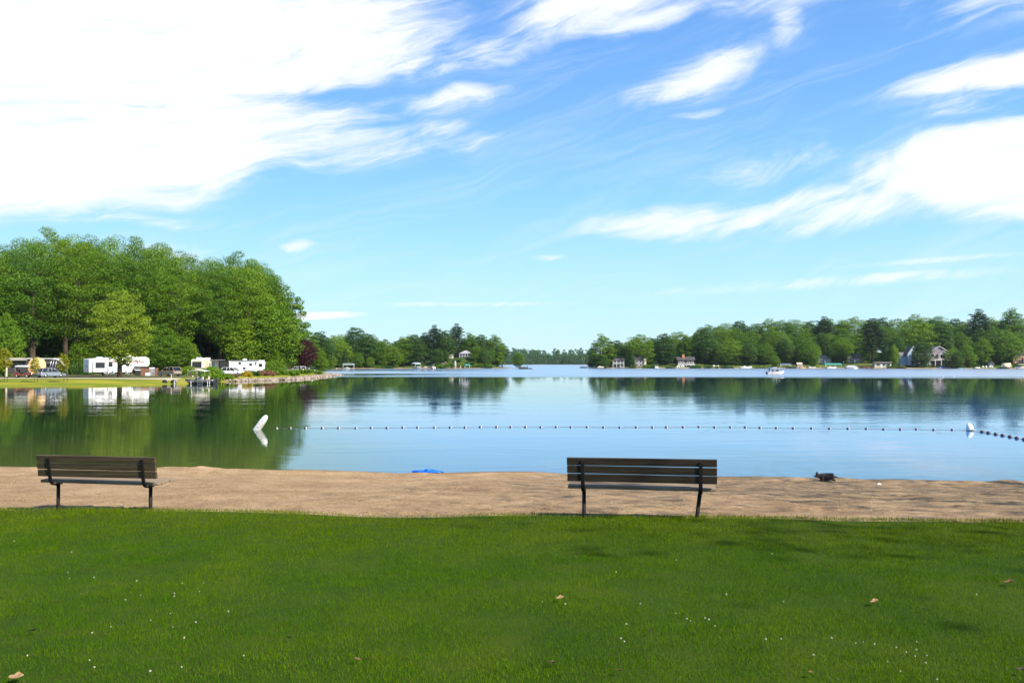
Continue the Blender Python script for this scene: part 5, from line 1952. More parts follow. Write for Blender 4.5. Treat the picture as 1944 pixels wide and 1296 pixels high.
camp_chair('camp chair nearest the tail of the white fifth-wheel camper', 200, 173, 0.4, GREY)
camp_chair('camp chair left of the young maple trunk by the white camper', 211, 172.5, -0.5, ALU)
camp_chair('camp chair right of the young maple trunk by the white camper', 243, 173, 2.8, WHITE)
t = thing('camp_table', 'folding table beside the camp chairs of the white camper', 'table', gz(205, 174.5), 0.3)
m = MB()
m.box((0, 0, 0.72), (1.5, 0.7, 0.04))
m.build('table_top', GREY, t)
for a in (-1, 1):
    for b in (-1, 1):
        m = MB()
        m.tube([(a * 0.65, b * 0.28, 0), (a * 0.6, b * 0.25, 0.7)], 0.02, 5)
        m.build('leg', ALU, t)
for px, Y, h, lb in [(204.5, 172, 1.6, 'tall site post in front of the window of the white camper'), (251, 171, 1.15, 'short post right of the young maple'),
                     (330, 165, 0.95, 'short wooden post behind the beige minivan'), (357, 160, 1.2, 'wooden post on the bank left of the tan motorhome'),
                     (291, 160, 0.9, 'thin post on the bank in front of the board screen')]:
    t = thing('site_post', lb, 'post', gz(px, Y))
    m = MB()
    m.box((0, 0, h / 2), (0.11, 0.11, h))
    m.build('post', mat('post_wood', (0.18, 0.13, 0.09), 0.8), t)
    m = MB()
    m.box((0, -0.02, h + 0.06), (0.15, 0.15, 0.12))
    m.build('cap', CREAM, t)

# shrubs on the bank and the stone point
for nm, lb, px, Y, W_, H_, D_, m_, n_, cat in [
    ('shrub', 'bright green shrub bed at the waterline right of the moored boat', 402, 151, 4.2, 1.75, 2.6, L_LIME, 60, 'shrub'),
    ('shrub', 'bright green low shrub between the boat and the white wagon', 424, 154.5, 4.0, 1.6, 2.6, L_LIME, 40, 'shrub'),
    ('shrub', 'upright green grassy shrub in front of the tan motorhome', 400, 160, 4.6, 2.7, 2.6, L_OAK, 50, 'shrub'),
    ('shrub', 'small rusty shrub between the bright shrubs and the stones', 444, 160, 1.5, 0.9, 1.2, L_RUST, 24, 'shrub'),
    ('flower_bush', 'round yellow flowering bush in front of the white wagon', 470, 165, 2.2, 1.35, 1.6, L_YELLOW, 36, 'bush'),
    ('shrub', 'round blue-green shrub right of the yellow flowering bush', 485, 169, 1.9, 1.2, 1.5, L_DARK, 30, 'shrub'),
    ('shrub', 'reddish brown spreading shrub on the stones below the travel trailer', 506, 173, 4.0, 1.7, 2.2, L_RUST, 46, 'shrub'),
    ('shrub', 'low yellow-green shrub behind the reddish brown shrub', 524, 186, 5.5, 2.6, 3.0, L_OAK, 44, 'shrub'),
    ('shrub', 'green mound of ground cover along the stones left of the point', 545, 184, 6.0, 1.6, 3.0, L_LIME, 60, 'shrub'),
    ('shrub', 'green mound of ground cover nearest the stone point', 583, 207, 8.5, 1.6, 3.4, L_LIME, 70, 'shrub'),
    ('shrub', 'leafy shrub at the edge of the wood left of the dark camper', -2, 180, 4.5, 2.4, 3, L_DARK, 40, 'shrub'),
    ('shrub', 'dark shrub between the silver car and the white camper', 143, 188, 7.5, 4.2, 4, L_DARK, 60, 'shrub'),
    ('shrub', 'dark green shrub left of the tan motorhome', 352, 186, 4.6, 2.8, 3, L_OAK, 50, 'shrub'),
    ('shrub', 'golden-green tall bush right of the white travel trailer', 520, 208, 4.5, 5.0, 4, L_LIME, 60, 'shrub'),
]:
    bush(nm, lb, px, Y, W_, H_, m_, n_, 70, 0.26, cat, D=D_)

# riprap: thousands of stones, too small to pick apart from here
STONE = bpy.data.materials.new('riprap_stone')
STONE.use_nodes = True
q = NT(STONE.node_tree)
q.n.clear()
gi = q.add('ShaderNodeNewGeometry').outputs['Random Per Island']
c1 = q.mix(q.smooth(gi, 0.0, 1.0), (0.12, 0.09, 0.07), (0.38, 0.31, 0.25))
sn = q.noise(q.add('ShaderNodeTexCoord').outputs['Object'], 6, 3, 0.6)
finish(q, q.mix(q.smooth(sn.outputs[0], 0.4, 0.7, 0, 0.4), c1, (0.14, 0.10, 0.08)), 0.9)
ico = [Vector(v) for v in [(0, 0, 1), (0.89, 0, 0.45), (0.28, 0.85, 0.45), (-0.72, 0.53, 0.45), (-0.72, -0.53, 0.45), (0.28, -0.85, 0.45),
                           (0.72, 0.53, -0.45), (-0.28, 0.85, -0.45), (-0.89, 0, -0.45), (-0.28, -0.85, -0.45), (0.72, -0.53, -0.45), (0, 0, -1)]]
icf = [(0, 1, 2), (0, 2, 3), (0, 3, 4), (0, 4, 5), (0, 5, 1), (1, 6, 2), (2, 7, 3), (3, 8, 4), (4, 9, 5), (5, 10, 1), (6, 7, 2), (7, 8, 3), (8, 9, 4), (9, 10, 5), (10, 6, 1),
       (11, 7, 6), (11, 8, 7), (11, 9, 8), (11, 10, 9), (11, 6, 10)]
sv, sf = [], []
rock_line = [LEFT_POLY[i] for i in range(8, 13)] + [(-44.5, 232), (-48, 246)]
seg = [(rock_line[i], rock_line[i + 1]) for i in range(len(rock_line) - 1)]
lens = np.array([math.dist(a, b) for a, b in seg])
icn = np.array([tuple(v) for v in ico])
for k in range(2400):
    i = rng.choice(len(seg), p=lens / lens.sum())
    a, b = seg[i]
    u = rng.random()
    off = rng.uniform(-0.3, 2.2) * (1.3 if i >= 4 else 1)
    nx_, ny_ = -(b[1] - a[1]) / lens[i], (b[0] - a[0]) / lens[i]
    x, y = a[0] + (b[0] - a[0]) * u + nx_ * off, a[1] + (b[1] - a[1]) * u + ny_ * off
    s = rng.uniform(0.10, 0.34) * (1.25 if off < 1 else 1)
    rot = np.array(Matrix.Rotation(rng.uniform(0, 6.28), 3, Vector(rng.normal(size=3)).normalized()))
    pts = (icn * rng.uniform(0.7, 1.2, (12, 1)) * np.array([1, 0.85, 0.65])) @ rot.T * s
    sf += [tuple(len(sv) * 1 + j for j in f) for f in icf]
    sv += [tuple(q_) for q_ in pts + np.array([x, y, max(ground_z(x, y), -0.1) + s * 0.25])]
tag(link_mesh('riprap_stones', np_mesh('riprap_stones', np.array(sv), np.array(sf)), None, STONE), 'bank of pale rubble stones edging the point of the campsite', None, None, 'stuff')
# ------------------------------------------------------------------ boats, docks and people on the water
TEAL = mat('teal_canvas', (0.015, 0.22, 0.20), 0.7)
PONT = mat('pontoon_rail', (0.60, 0.60, 0.62), 0.4, 0.3)
DOCKW = mat('dock_wood', (0.30, 0.25, 0.20), 0.85, var=0.2, scale=2, stretch=(4, 0.5, 1))
YEL = mat('yellow_plastic', (0.75, 0.42, 0.03), 0.4)
GREENGREY = mat('grey_green_canvas', (0.20, 0.25, 0.24), 0.8)
SKIN = mat('skin', (0.50, 0.29, 0.20), 0.6)
CLOTH_D = mat('dark_blue_clothes', (0.018, 0.028, 0.055), 0.9)
CLOTH_K = mat('khaki_clothes', (0.16, 0.14, 0.10), 0.9)
HAIR = mat('dark_hair', (0.02, 0.015, 0.012), 0.7)
COVER = mat('blue_grey_cover', (0.10, 0.12, 0.17), 0.8)
BLUEK = mat('blue_kayak', (0.01, 0.13, 0.60), 0.4)
TEALK = mat('teal_kayak', (0.02, 0.25, 0.28), 0.4)
PURP = mat('purple_kayak', (0.20, 0.10, 0.28), 0.4)


def hull(parent, L, W, H, m_, deck, name='hull', n=12, draft=0.15):
    """open boat hull, bow towards +x, waterline at z=0"""
    vs, fs, rim = [], [], []
    for i in range(n):
        u = i / (n - 1)
        x = (u - 0.5) * L
        hw = W / 2 * (1 - max(0, (u - 0.45) / 0.55) ** 2.3) * (0.9 + 0.1 * min(1, u * 4)) + 0.01
        keel = -draft + (H + draft) * 0.8 * max(0, (u - 0.7) / 0.3) ** 2.2
        gun = H * (0.86 + 0.30 * u * u)
        vs += [(x, -hw, gun), (x, -hw * 0.86, min(gun - 0.03, keel + 0.22)), (x, 0, keel), (x, hw * 0.86, min(gun - 0.03, keel + 0.22)), (x, hw, gun), (x, 0, gun - 0.06)]
        if i:
            a = (i - 1) * 6
            for j in range(4):
                fs.append((a + j, a + j + 1, a + 7 + j, a + 6 + j))
            fs += [(a + 4, a + 5, a + 11, a + 10), (a + 5, a + 0, a + 6, a + 11)]
    fs += [(0, 5, 4, 3, 2, 1)]
    m = MB()
    m._add(vs, [f for f in fs if f not in ()], 0, False)
    o_ = m.build(name, m_, parent)
    m = MB()
    for s in (0, 4):
        m.tube([Vector(vs[i * 6 + s]) + Vector((0, 0, 0.02)) for i in range(n)], 0.035, 5)
    m.build('gunwale', deck, parent)
    return o_


def outboard(parent, x, z=0.35, s=1.0):
    m = MB()
    m.box((x - 0.12 * s, 0, z + 0.38 * s), (0.36 * s, 0.30 * s, 0.42 * s))
    o_ = m.build('outboard_motor', DKGREY, parent, bevel=0.05)
    m = MB()
    m.box((x - 0.10 * s, 0, z - 0.1 * s), (0.16 * s, 0.12 * s, 0.75 * s))
    m.build('motor_leg', DKGREY, o_)


def bimini(parent, x, z, L, W, m_, foot=0.45):
    m = MB()
    vs, fs = [], []
    for i in range(7):
        u = i / 6
        for j in range(5):
            v_ = j / 4
            vs.append((x + (u - 0.5) * L, (v_ - 0.5) * W, z + 0.16 * math.sin(math.pi * u) + 0.06 * math.sin(math.pi * v_) - 0.05 * (u > 0.95)))
    for i in range(6):
        for j in range(4):
            fs.append((i * 5 + j, i * 5 + 5 + j, i * 5 + 6 + j, i * 5 + j + 1))
    m._add(vs, fs, 0, True)
    o_ = m.build('bimini_top', m_, parent)
    sd = o_.modifiers.new('thickness', 'SOLIDIFY')
    sd.thickness = 0.06
    for s in (-1, 1):
        m = MB()
        for u in (-0.48, 0.0, 0.48):
            m.tube([(x + u * L, s * W * 0.49, z + (0.12 if u == 0 else 0.0)), (x + u * 0.12 * L, s * W * 0.49, foot)], 0.02, 5)
        m.build('bimini_frame', ALU, parent)


def person(label, loc, rz, shirt, trousers, standing=True, parent=None, cat='person'):
    t_ = thing('person', label, cat, loc, rz)
    if standing:
        J_ = {'hip': ((0, 0, 0.93), 0.13), 'belly': ((0.01, 0, 1.10), 0.125), 'chest': ((0.03, 0, 1.32), (0.15, 0.12)), 'neck': ((0.04, 0, 1.50), 0.055),
              'head': ((0.06, 0, 1.62), 0.09), 'crown': ((0.05, 0, 1.71), 0.075),
              'hl': ((0, 0.09, 0.88), 0.09), 'kl': ((0.02, 0.11, 0.49), 0.06), 'al': ((-0.01, 0.12, 0.09), 0.045), 'tl': ((0.13, 0.13, 0.035), 0.035),
              'hr': ((0, -0.09, 0.88), 0.09), 'kr': ((0.02, -0.11, 0.49), 0.06), 'ar': ((-0.01, -0.12, 0.09), 0.045), 'tr': ((0.13, -0.13, 0.035), 0.035),
              'sl': ((0.03, 0.19, 1.42), 0.06), 'el': ((0.06, 0.25, 1.14), 0.045), 'wl': ((0.24, 0.20, 1.02), 0.032), 'dl': ((0.32, 0.18, 1.01), 0.034),
              'sr': ((0.03, -0.19, 1.42), 0.06), 'er': ((0.06, -0.25, 1.14), 0.045), 'wr': ((0.24, -0.20, 1.02), 0.032), 'dr': ((0.32, -0.18, 1.01), 0.034)}
    else:
        J_ = {'hip': ((0, 0, 0.50), 0.13), 'belly': ((0.0, 0, 0.68), 0.125), 'chest': ((0.02, 0, 0.90), (0.15, 0.12)), 'neck': ((0.04, 0, 1.08), 0.055),
              'head': ((0.06, 0, 1.20), 0.09), 'crown': ((0.05, 0, 1.29), 0.075),
              'hl': ((0.04, 0.09, 0.48), 0.09), 'kl': ((0.42, 0.11, 0.48), 0.06), 'al': ((0.42, 0.12, 0.09), 0.045), 'tl': ((0.56, 0.13, 0.035), 0.035),
              'hr': ((0.04, -0.09, 0.48), 0.09), 'kr': ((0.42, -0.11, 0.48), 0.06), 'ar': ((0.42, -0.12, 0.09), 0.045), 'tr': ((0.56, -0.13, 0.035), 0.035),
              'sl': ((0.02, 0.19, 1.00), 0.06), 'el': ((0.06, 0.25, 0.74), 0.045), 'wl': ((0.27, 0.20, 0.66), 0.032), 'dl': ((0.35, 0.18, 0.65), 0.034),
              'sr': ((0.02, -0.19, 1.00), 0.06), 'er': ((0.06, -0.25, 0.74), 0.045), 'wr': ((0.27, -0.20, 0.66), 0.032), 'dr': ((0.35, -0.18, 0.65), 0.034)}
    E_ = [('hip', 'belly'), ('belly', 'chest'), ('chest', 'neck'), ('neck', 'head'), ('head', 'crown')]
    for s in 'lr':
        E_ += [('hip', 'h' + s), ('h' + s, 'k' + s), ('k' + s, 'a' + s), ('a' + s, 't' + s), ('chest', 's' + s), ('s' + s, 'e' + s), ('e' + s, 'w' + s), ('w' + s, 'd' + s)]
    skin_mesh('body', J_, E_, shirt, t_, 1)
    hz = J_['crown'][0][2]
    m = MB()
    m.ell((0.06, 0, hz - 0.06), (0.095, 0.085, 0.125), 10)
    m.build('face', SKIN, t_)
    m = MB()
    m.ell((0.035, 0, hz + 0.005), (0.10, 0.092, 0.09), 10)
    m.build('hair', HAIR, t_)
    for s in 'lr':
        m = MB()
        m.tube([J_['h' + s][0], J_['k' + s][0], J_['a' + s][0]], [0.10, 0.072, 0.058], 7)
        m.build('trouser_leg', trousers, t_)
    return t_


def on_w(px, Y, z=0.0):
    return (X_of(px, Y), Y, z)


# moored fishing boat with a pale bimini, and its dock
t = thing('fishing_boat', 'dark fishing boat with a pale bimini top moored at the bright green shrubs', 'boat', on_w(381, 137.0), R(172))
HULLD = mat('dark_green_hull', (0.03, 0.038, 0.04), 0.35)
hull(t, 5.0, 1.9, 0.62, HULLD, ALU)
outboard(t, -2.55, 0.3, 1.1)
bimini(t, 0.15, 1.95, 2.8, 1.6, mat('pale_bimini', (0.66, 0.64, 0.58), 0.8), 0.6)
m = MB()
m.prism([(0.5, 0.5), (1.0, 0.5), (0.85, 1.0), (0.62, 1.0)], -0.7, -0.1)
m.build('console', GREY, t)
for x in (-0.2, -1.2):
    m = MB()
    m.box((x, 0, 0.72), (0.45, 0.5, 0.12))
    m.box((x - 0.2, 0, 0.95), (0.08, 0.5, 0.45))
    m.build('seat', CREAM, t)


def dock(label, loc, rz, L, W, group=None, h=0.55, n=None):
    t_ = thing('dock', label, 'dock', loc, rz, group)
    k_ = n or max(4, int(L / 1.2))
    for i in range(k_):
        m = MB()
        m.box(((i + 0.5) * L / k_ - L / 2, 0, h), (L / k_ - 0.03, W, 0.07))
        m.build('deck_panel', DOCKW, t_)
    for i in range(max(2, int(L / 3)) + 1):
        for s in (-1, 1):
            m = MB()
            x = -L / 2 + 0.1 + i * (L - 0.2) / max(2, int(L / 3))
            m.tube([(x, s * (W / 2 + 0.03), -1.2), (x, s * (W / 2 + 0.03), h + 0.28)], 0.035, 6)
            m.build('dock_post', ALU, t_)
    return t_


dock('narrow pale dock in front of the moored fishing boat', on_w(365, 135.2), R(2), 5.2, 0.9, h=0.42)
t = thing('boat_lift', 'metal boat-lift ladder frame at the end of the narrow pale dock', 'boat lift', on_w(380, 134.4), 0)
for s in (-1, 1):
    m = MB()
    m.tube([(s * 0.35, 0, -0.8), (s * 0.35, 0, 1.0), (s * 0.3, 0, 1.12)], 0.045, 6)
    m.build('rail', ALU, t)
for k in range(3):
    m = MB()
    m.box((0, 0, 0.1 + 0.3 * k), (0.7, 0.06, 0.05))
    m.build('rung', ALU, t)
t = thing('shore_winch', 'dark winch wheel and post at the grass edge left of the moored boat', 'winch', on_w(320, 136.4), 0)
for x in (-0.55, 0.75):
    m = MB()
    m.lathe([(0.1, -0.1), (0.36, -0.1), (0.36, 0.1), (0.1, 0.1)], 12, 0, Matrix.Translation((x, 0, 0.32)) @ Matrix.Rotation(R(90), 4, 'X'))
    m.build('wheel', TYRE, t)
m = MB()
m.tube([(0.45, 0, -0.5), (0.45, 0, 1.5)], 0.04, 6)
m.build('post', CREAM, t)
m = MB()
m.box((0.1, 0, 0.34), (1.3, 0.08, 0.08))
m.build('axle', DKGREY, t)

# white motor boat under way, driver standing at the stern
Yb = 3.2 * F / (710.6 - 689)
bx = X_of(1472, Yb)
t = thing('motor_boat', 'white motor boat under way with a dark canopy, a person standing at its stern', 'boat', (bx, Yb, 0), R(6))
hull(t, 5.0, 2.0, 0.78, WHITE, WHITE)
outboard(t, -2.5, 0.25, 1.1)
bimini(t, -0.1, 2.05, 2.4, 1.7, CHAR, 0.75)
m = MB()
m.prism([(0.25, 0.8), (0.75, 0.8), (0.45, 1.35), (0.38, 1.35)], -0.85, 0.85)
m.build('windshield', GLASS, t)
for y in (-0.45, 0.45):
    m = MB()
    m.box((-0.5, y, 0.85), (0.5, 0.5, 0.2))
    m.box((-0.72, y, 1.15), (0.1, 0.5, 0.5))
    m.build('seat', GREY, t)
m = MB()
m.box((0, -0.985, 0.40), (3.4, 0.02, 0.07))
m.build('red_stripe', PINK, t)
person('person in dark clothes standing at the stern of the white motor boat', (bx - 1.85 * math.cos(R(6)), Yb - 0.2, 0.22), R(10), CLOTH_D, CLOTH_D)
# pontoon boat in the middle distance
Yp = 3.2 * F / (700.4 - 689)
bx = X_of(998, Yp)
t = thing('pontoon_boat', 'low dark pontoon boat with two people, alone in the middle of the lake', 'boat', (bx, Yp, 0), R(-4))
for s in (-1, 1):
    m = MB()
    m.tube([(-3.6, s * 0.9, 0.12), (2.9, s * 0.9, 0.12), (3.7, s * 0.9, 0.32)], [0.32, 0.32, 0.08], 10)
    m.build('pontoon', DKGREY, t)
m = MB()
m.box((-0.1, 0, 0.5), (6.8, 2.4, 0.10))
m.build('deck', CHAR, t)
for s in (-1, 1):
    m = MB()
    m.box((-1.0, s * 1.15, 0.80), (4.4, 0.06, 0.5))
    m.build('side_rail', mat('brown_rail', (0.10, 0.06, 0.045), 0.6), t)
outboard(t, -3.5, 0.4, 1.0)
person('seated person near the stern of the pontoon boat', (bx - 0.8, Yp, 0.56), R(-4), CLOTH_K, CLOTH_D, False)
person('person standing at the middle of the pontoon boat', (bx + 0.9, Yp, 0.56), R(170), CLOTH_D, CLOTH_D, True)


def runabout(label, px, Y, rz, L, m_, canopy=None, group=None, z=0.0, glass=True, cat='boat', name='moored_boat', dz=0.0):
    t_ = thing(name, label, cat, (X_of(px, Y), Y, z + dz), rz, group)
    hull(t_, L, L * 0.38, L * 0.15, m_, WHITE, n=9)
    if glass:
        m = MB()
        m.prism([(0.05 * L, 0.14 * L), (0.2 * L, 0.14 * L), (0.10 * L, 0.25 * L), (0.06 * L, 0.25 * L)], -L * 0.15, L * 0.15)
        m.build('windshield', GLASS, t_)
    m = MB()
    m.box((-0.15 * L, 0, 0.17 * L), (0.22 * L, 0.3 * L, 0.09 * L))
    m.build('seat', CREAM if m_ is not CREAM else WHITE, t_)
    outboard(t_, -L / 2, 0.3, 1.0)
    if canopy is not None:
        bimini(t_, -0.05 * L, L * 0.40, L * 0.55, L * 0.36, canopy, L * 0.16)
    return t_


def lift(label, px, Y, rz, L, W, h, m_, boat=True):
    t_ = thing('covered_boat_lift', label, 'boat lift', (X_of(px, Y), Y, 0), rz)
    m = MB()
    prof_ = [(-W / 2, h), (-W / 2 + 0.25, h + 0.7), (0, h + 0.95), (W / 2 - 0.25, h + 0.7), (W / 2, h)]
    vs, fs = [], []
    for x in (-L / 2, -L / 2 + 0.4, L / 2 - 0.4, L / 2):
        k_ = 0.55 if abs(x) > L / 2 - 0.1 else 1.0
        vs += [(x, y, h + (z - h) * k_) for y, z in prof_]
    for i in range(3):
        for j in range(4):
            fs.append((i * 5 + j, i * 5 + 5 + j, i * 5 + 6 + j, i * 5 + j + 1))
    fs += [(0, 1, 2, 3, 4), (19, 18, 17, 16, 15)]
    m._add(vs, fs)
    m.build('canopy', m_, t_)
    for a in (-1, 1):
        for b in (-1, 1):
            m = MB()
            m.tube([(a * L * 0.44, b * W * 0.47, -1.2), (a * L * 0.44, b * W * 0.47, h + 0.1)], 0.06, 6)
            m.build('post', ALU, t_)
    m = MB()
    for b in (-1, 1):
        m.box((0, b * W * 0.40, 0.32), (L * 0.85, 0.14, 0.14))
    m.build('cradle_beam', ALU, t_)
    return t_


def kayak(label, px, Y, rz, m_, z=None, L=3.4):
    t_ = thing('kayak', label, 'kayak', (X_of(px, Y), Y, ground_z(X_of(px, Y), Y) + 0.16 if z is None else z), rz)
    m = MB()
    pts = [((u - 0.5) * L, 0, 0.18 * abs(2 * u - 1) ** 3) for u in [k / 10 for k in range(11)]]
    m.tube(pts, [0.05 + 0.28 * math.sin(math.pi * (0.04 + 0.92 * k / 10)) ** 0.7 for k in range(11)], 8)
    m.build('hull', m_, t_)
    m = MB()
    m.lathe([(0.20, 0.26), (0.24, 0.30), (0.20, 0.33)], 12, 0, Matrix.Diagonal((1.8, 1, 1, 1)))
    m.build('cockpit_rim', DKGREY, t_)
    return t_


# left far shore
dock('short dock at the water right of the stone point on the far shore', on_w(655, 489), R(8), 9, 1.6, None, 0.6)
lift('flat grey-green covered boat lift at the short dock right of the stone point', 662, 487, R(5), 6.5, 3.0, 2.1, GREENGREY)
runabout('small white boat under the grey-green lift cover', 657, 486, R(175), 4.6, WHITE)
lift('grey boat lift at the left end of the row of moored boats, below the pines', 790, 541, R(60), 6, 3, 2.6, mat('grey_canvas', (0.30, 0.36, 0.38), 0.8))
runabout('white boat beside the grey lift below the pines', 792, 537, R(160), 5.2, WHITE)
runabout('white boat with a dark bow, rightmost of the boats below the pines', 821, 537, R(120), 5.6, WHITE, COVER)
runabout('pale reddish boat in the middle of the moored boats below the pines', 808, 539, R(100), 5.0, PINK)
dock('dock among the moored boats below the pines', on_w(806, 538), R(80), 12, 1.4, None, 0.6)
t = thing('garden_lighthouse', 'slim white ornamental lighthouse on the sand below the small cottage', 'lighthouse', (X_of(864, 552), 552, ground_z(X_of(864, 552), 552)))
m = MB()
m.lathe([(0.95, 0), (0.6, 2.9), (0.62, 2.95)], 10)
m.build('tower', WHITE, t)
m = MB()
m.lathe([(0.80, 2.95), (0.80, 3.10), (0.5, 3.12), (0.5, 3.7), (0.6, 3.72), (0.05, 4.2)], 10)
m.build('lantern', mat('grey_white_paint', (0.5, 0.5, 0.5), 0.5), t)
m = MB()
m.lathe([(0.80, 1.3), (0.75, 1.8)], 10)
m.build('band', GREY, t)
lift('open teal boat-lift frame right of the white ornamental lighthouse', 887, 546, R(10), 3.4, 2.4, 1.7, TEAL)
for px, m_, lb in [(846, PINK, 'red beach chair left of the white ornamental lighthouse'), (853, CREAM, 'pale beach chair nearest the white ornamental lighthouse'),
                   (874, PINK, 'red beach chair between the lighthouse and the teal lift')]:
    Y = 549
    t = thing('beach_chair', lb, 'chair', (X_of(px, Y), Y, ground_z(X_of(px, Y), Y)), R(200), 'beach chairs under the cottage')
    m = MB()
    m.box((0, 0, 0.4), (0.7, 0.8, 0.08))
    m.build('seat', m_, t)
    m = MB()
    m.box((0, 0.42, 0.8), (0.7, 0.10, 0.9))
    m.build('backrest', m_, t)
    for a in (-1, 1):
        m = MB()
        m.box((a * 0.38, 0, 0.3), (0.08, 0.9, 0.6))
        m.build('arm', m_, t)


# ------------------------------------------------------------------ cottages and sheds
ROOF_GREY = mat('grey_shingle', (0.135, 0.125, 0.12), 0.9, var=0.2, scale=2)
ROOF_DARK = mat('dark_shingle', (0.05, 0.048, 0.05), 0.9, var=0.2, scale=2)
SIDING_GREY = mat('grey_siding', (0.20, 0.18, 0.20), 0.7, var=0.06)
SIDING_MAUVE = mat('mauve_grey_siding', (0.27, 0.22, 0.24), 0.7, var=0.06)
SIDING_BLUE = mat('pale_blue_siding', (0.42, 0.52, 0.66), 0.6, var=0.05)
SIDING_DARK = mat('dark_brown_siding', (0.035, 0.028, 0.028), 0.8, var=0.1)
SIDING_CREAM = mat('cream_siding', (0.58, 0.50, 0.38), 0.7, var=0.06)
BRICK = mat('red_brick', (0.30, 0.13, 0.08), 0.85, var=0.2, scale=4)
TRIM = mat('white_trim', (0.78, 0.77, 0.75), 0.5, var=0.03)


def gable(t_, w_, d_, h, rise, wall, roof, over=0.45, front=True, x=0.0, y=0.0, z=0.0, trim=True):
    """gable-ended block; ridge along y when front is True (gable faces the lake)"""
    m = MB()
    if front:
        m.prism([(x - w_ / 2, z), (x + w_ / 2, z), (x + w_ / 2, z + h), (x, z + h + rise), (x - w_ / 2, z + h)], y - d_ / 2, y + d_ / 2)
    else:
        M_ = Matrix.Translation((x, y, 0)) @ Matrix.Rotation(R(90), 4, 'Z')
        m.prism([(-d_ / 2, z), (d_ / 2, z), (d_ / 2, z + h), (0, z + h + rise), (-d_ / 2, z + h)], -w_ / 2, w_ / 2, 0, M_)
    m.build('wall', wall, t_)
    a, b = (w_, d_) if front else (d_, w_)
    M_ = Matrix.Translation((x, y, 0)) if front else Matrix.Translation((x, y, 0)) @ Matrix.Rotation(R(90), 4, 'Z')
    for s in (-1, 1):
        m = MB()
        sl = rise / (a / 2)
        e = a / 2 + over
        p_ = [(s * e, z + h - sl * over + 0.03), (0, z + h + rise + 0.03), (0, z + h + rise + 0.25), (s * e, z + h - sl * over + 0.22)]
        m.prism(p_ if s > 0 else p_[::-1], -b / 2 - over, b / 2 + over, 0, M_)
        rf = m.build('roof', roof, t_)
        if trim:
            m = MB()
            q_ = [(s * (e + 0.02), z + h - sl * over - 0.05), (0, z + h + rise - 0.03), (0, z + h + rise + 0.29), (s * (e + 0.02), z + h - sl * over + 0.27)]
            m.prism(q_ if s > 0 else q_[::-1], -b / 2 - over - 0.09, -b / 2 - over - 0.01, 0, M_)
            m.build('fascia', TRIM, rf)


def win(t_, x, z, sx, sz, y, fr=None):
    m = MB()
    m.box((x, y - 0.04, z), (sx + 0.3, 0.08, sz + 0.3))
    w_ = m.build('window', fr or TRIM, t_)
    m = MB()
    m.box((x, y - 0.09, z), (sx, 0.03, sz))
    m.build('pane', GLASS, w_)


def deck(t_, x0, x1, y0, z, depth=2.4, rail=1.0, post=None, n=5):
    m = MB()
    m.box(((x0 + x1) / 2, y0 - depth / 2, z), (x1 - x0, depth, 0.35))
    m.build('deck', TRIM, t_)
    for i in range(n):
        x = x0 + 0.15 + (x1 - x0 - 0.3) * i / (n - 1)
        m = MB()
        m.box((x, y0 - depth + 0.15, z / 2 - 0.3), (0.28, 0.28, z + 0.25))
        m.build('deck_post', TRIM, t_)
    m = MB()
    m.box(((x0 + x1) / 2, y0 - depth + 0.08, z + rail), (x1 - x0, 0.10, 0.14))
    k_ = int((x1 - x0) / 0.7)
    for i in range(k_ + 1):
        m.box((x0 + 0.1 + (x1 - x0 - 0.2) * i / k_, y0 - depth + 0.08, z + 0.18 + (rail - 0.18) / 2), (0.08, 0.08, rail - 0.22))
    m.build('railing', TRIM, t_)


def place(px, Y, dz=0.0):
    x = X_of(px, Y)
    return (x, Y, ground_z(x, Y) + dz)


# small cottage and shed on the bluff
t = thing('lake_cottage', 'small grey-roofed cottage with white porch posts on the bluff left of the middle', 'cottage', place(884, 572), R(-6))
m = MB()
m.box((0, 0.8, 1.3), (6.4, 4.5, 2.6))
m.build('wall', SIDING_MAUVE, t)
m = MB()
m._add([(-4.2, -2.8, 2.5), (4.2, -2.8, 2.5), (4.2, 3.6, 2.5), (-4.2, 3.6, 2.5), (-0.6, 0.4, 4.6), (0.6, 0.4, 4.6)], [(0, 1, 5, 4), (1, 2, 5), (2, 3, 4, 5), (3, 0, 4), (3, 2, 1, 0)])
m.build('roof', mat('pale_grey_shingle', (0.30, 0.30, 0.33), 0.8), t)
for x in (-3.6, -1.8, 0, 1.8, 3.6):
    m = MB()
    m.box((x, -2.5, 1.25), (0.25, 0.25, 2.5))
    m.build('porch_post', TRIM, t)
for x in (-2.0, 0.6, 2.2):
    win(t, x, 1.5, 0.9, 1.2, -1.45)
m = MB()
m.box((0, -2.5, 0.9), (7.4, 0.08, 0.12))
m.build('railing', TRIM, t)
t = thing('garden_shed', 'small pale shed left of the grey-roofed cottage on the bluff', 'shed', place(856, 570), R(5))
gable(t, 3.2, 2.6, 1.9, 0.5, SIDING_CREAM, ROOF_GREY, 0.2, False, trim=False)
m = MB()
m.box((0.1, -1.33, 0.95), (1.0, 0.05, 1.7))
m.build('door', GREY, t)
t = thing('stair_rail', 'pale wooden stair flight climbing the bluff left of the small shed', 'stairs', place(838, 556), R(20))
for k in range(7):
    m = MB()
    m.box((-1.5 + k * 0.75, 0, 0.2 + k * 0.22), (0.7, 1.0, 0.12))
    m.build('tread', CREAM, t)
m = MB()
m.tube([(-1.8, -0.5, 1.0), (3.3, -0.5, 2.6)], 0.06, 5)
m.build('handrail', CREAM, t)

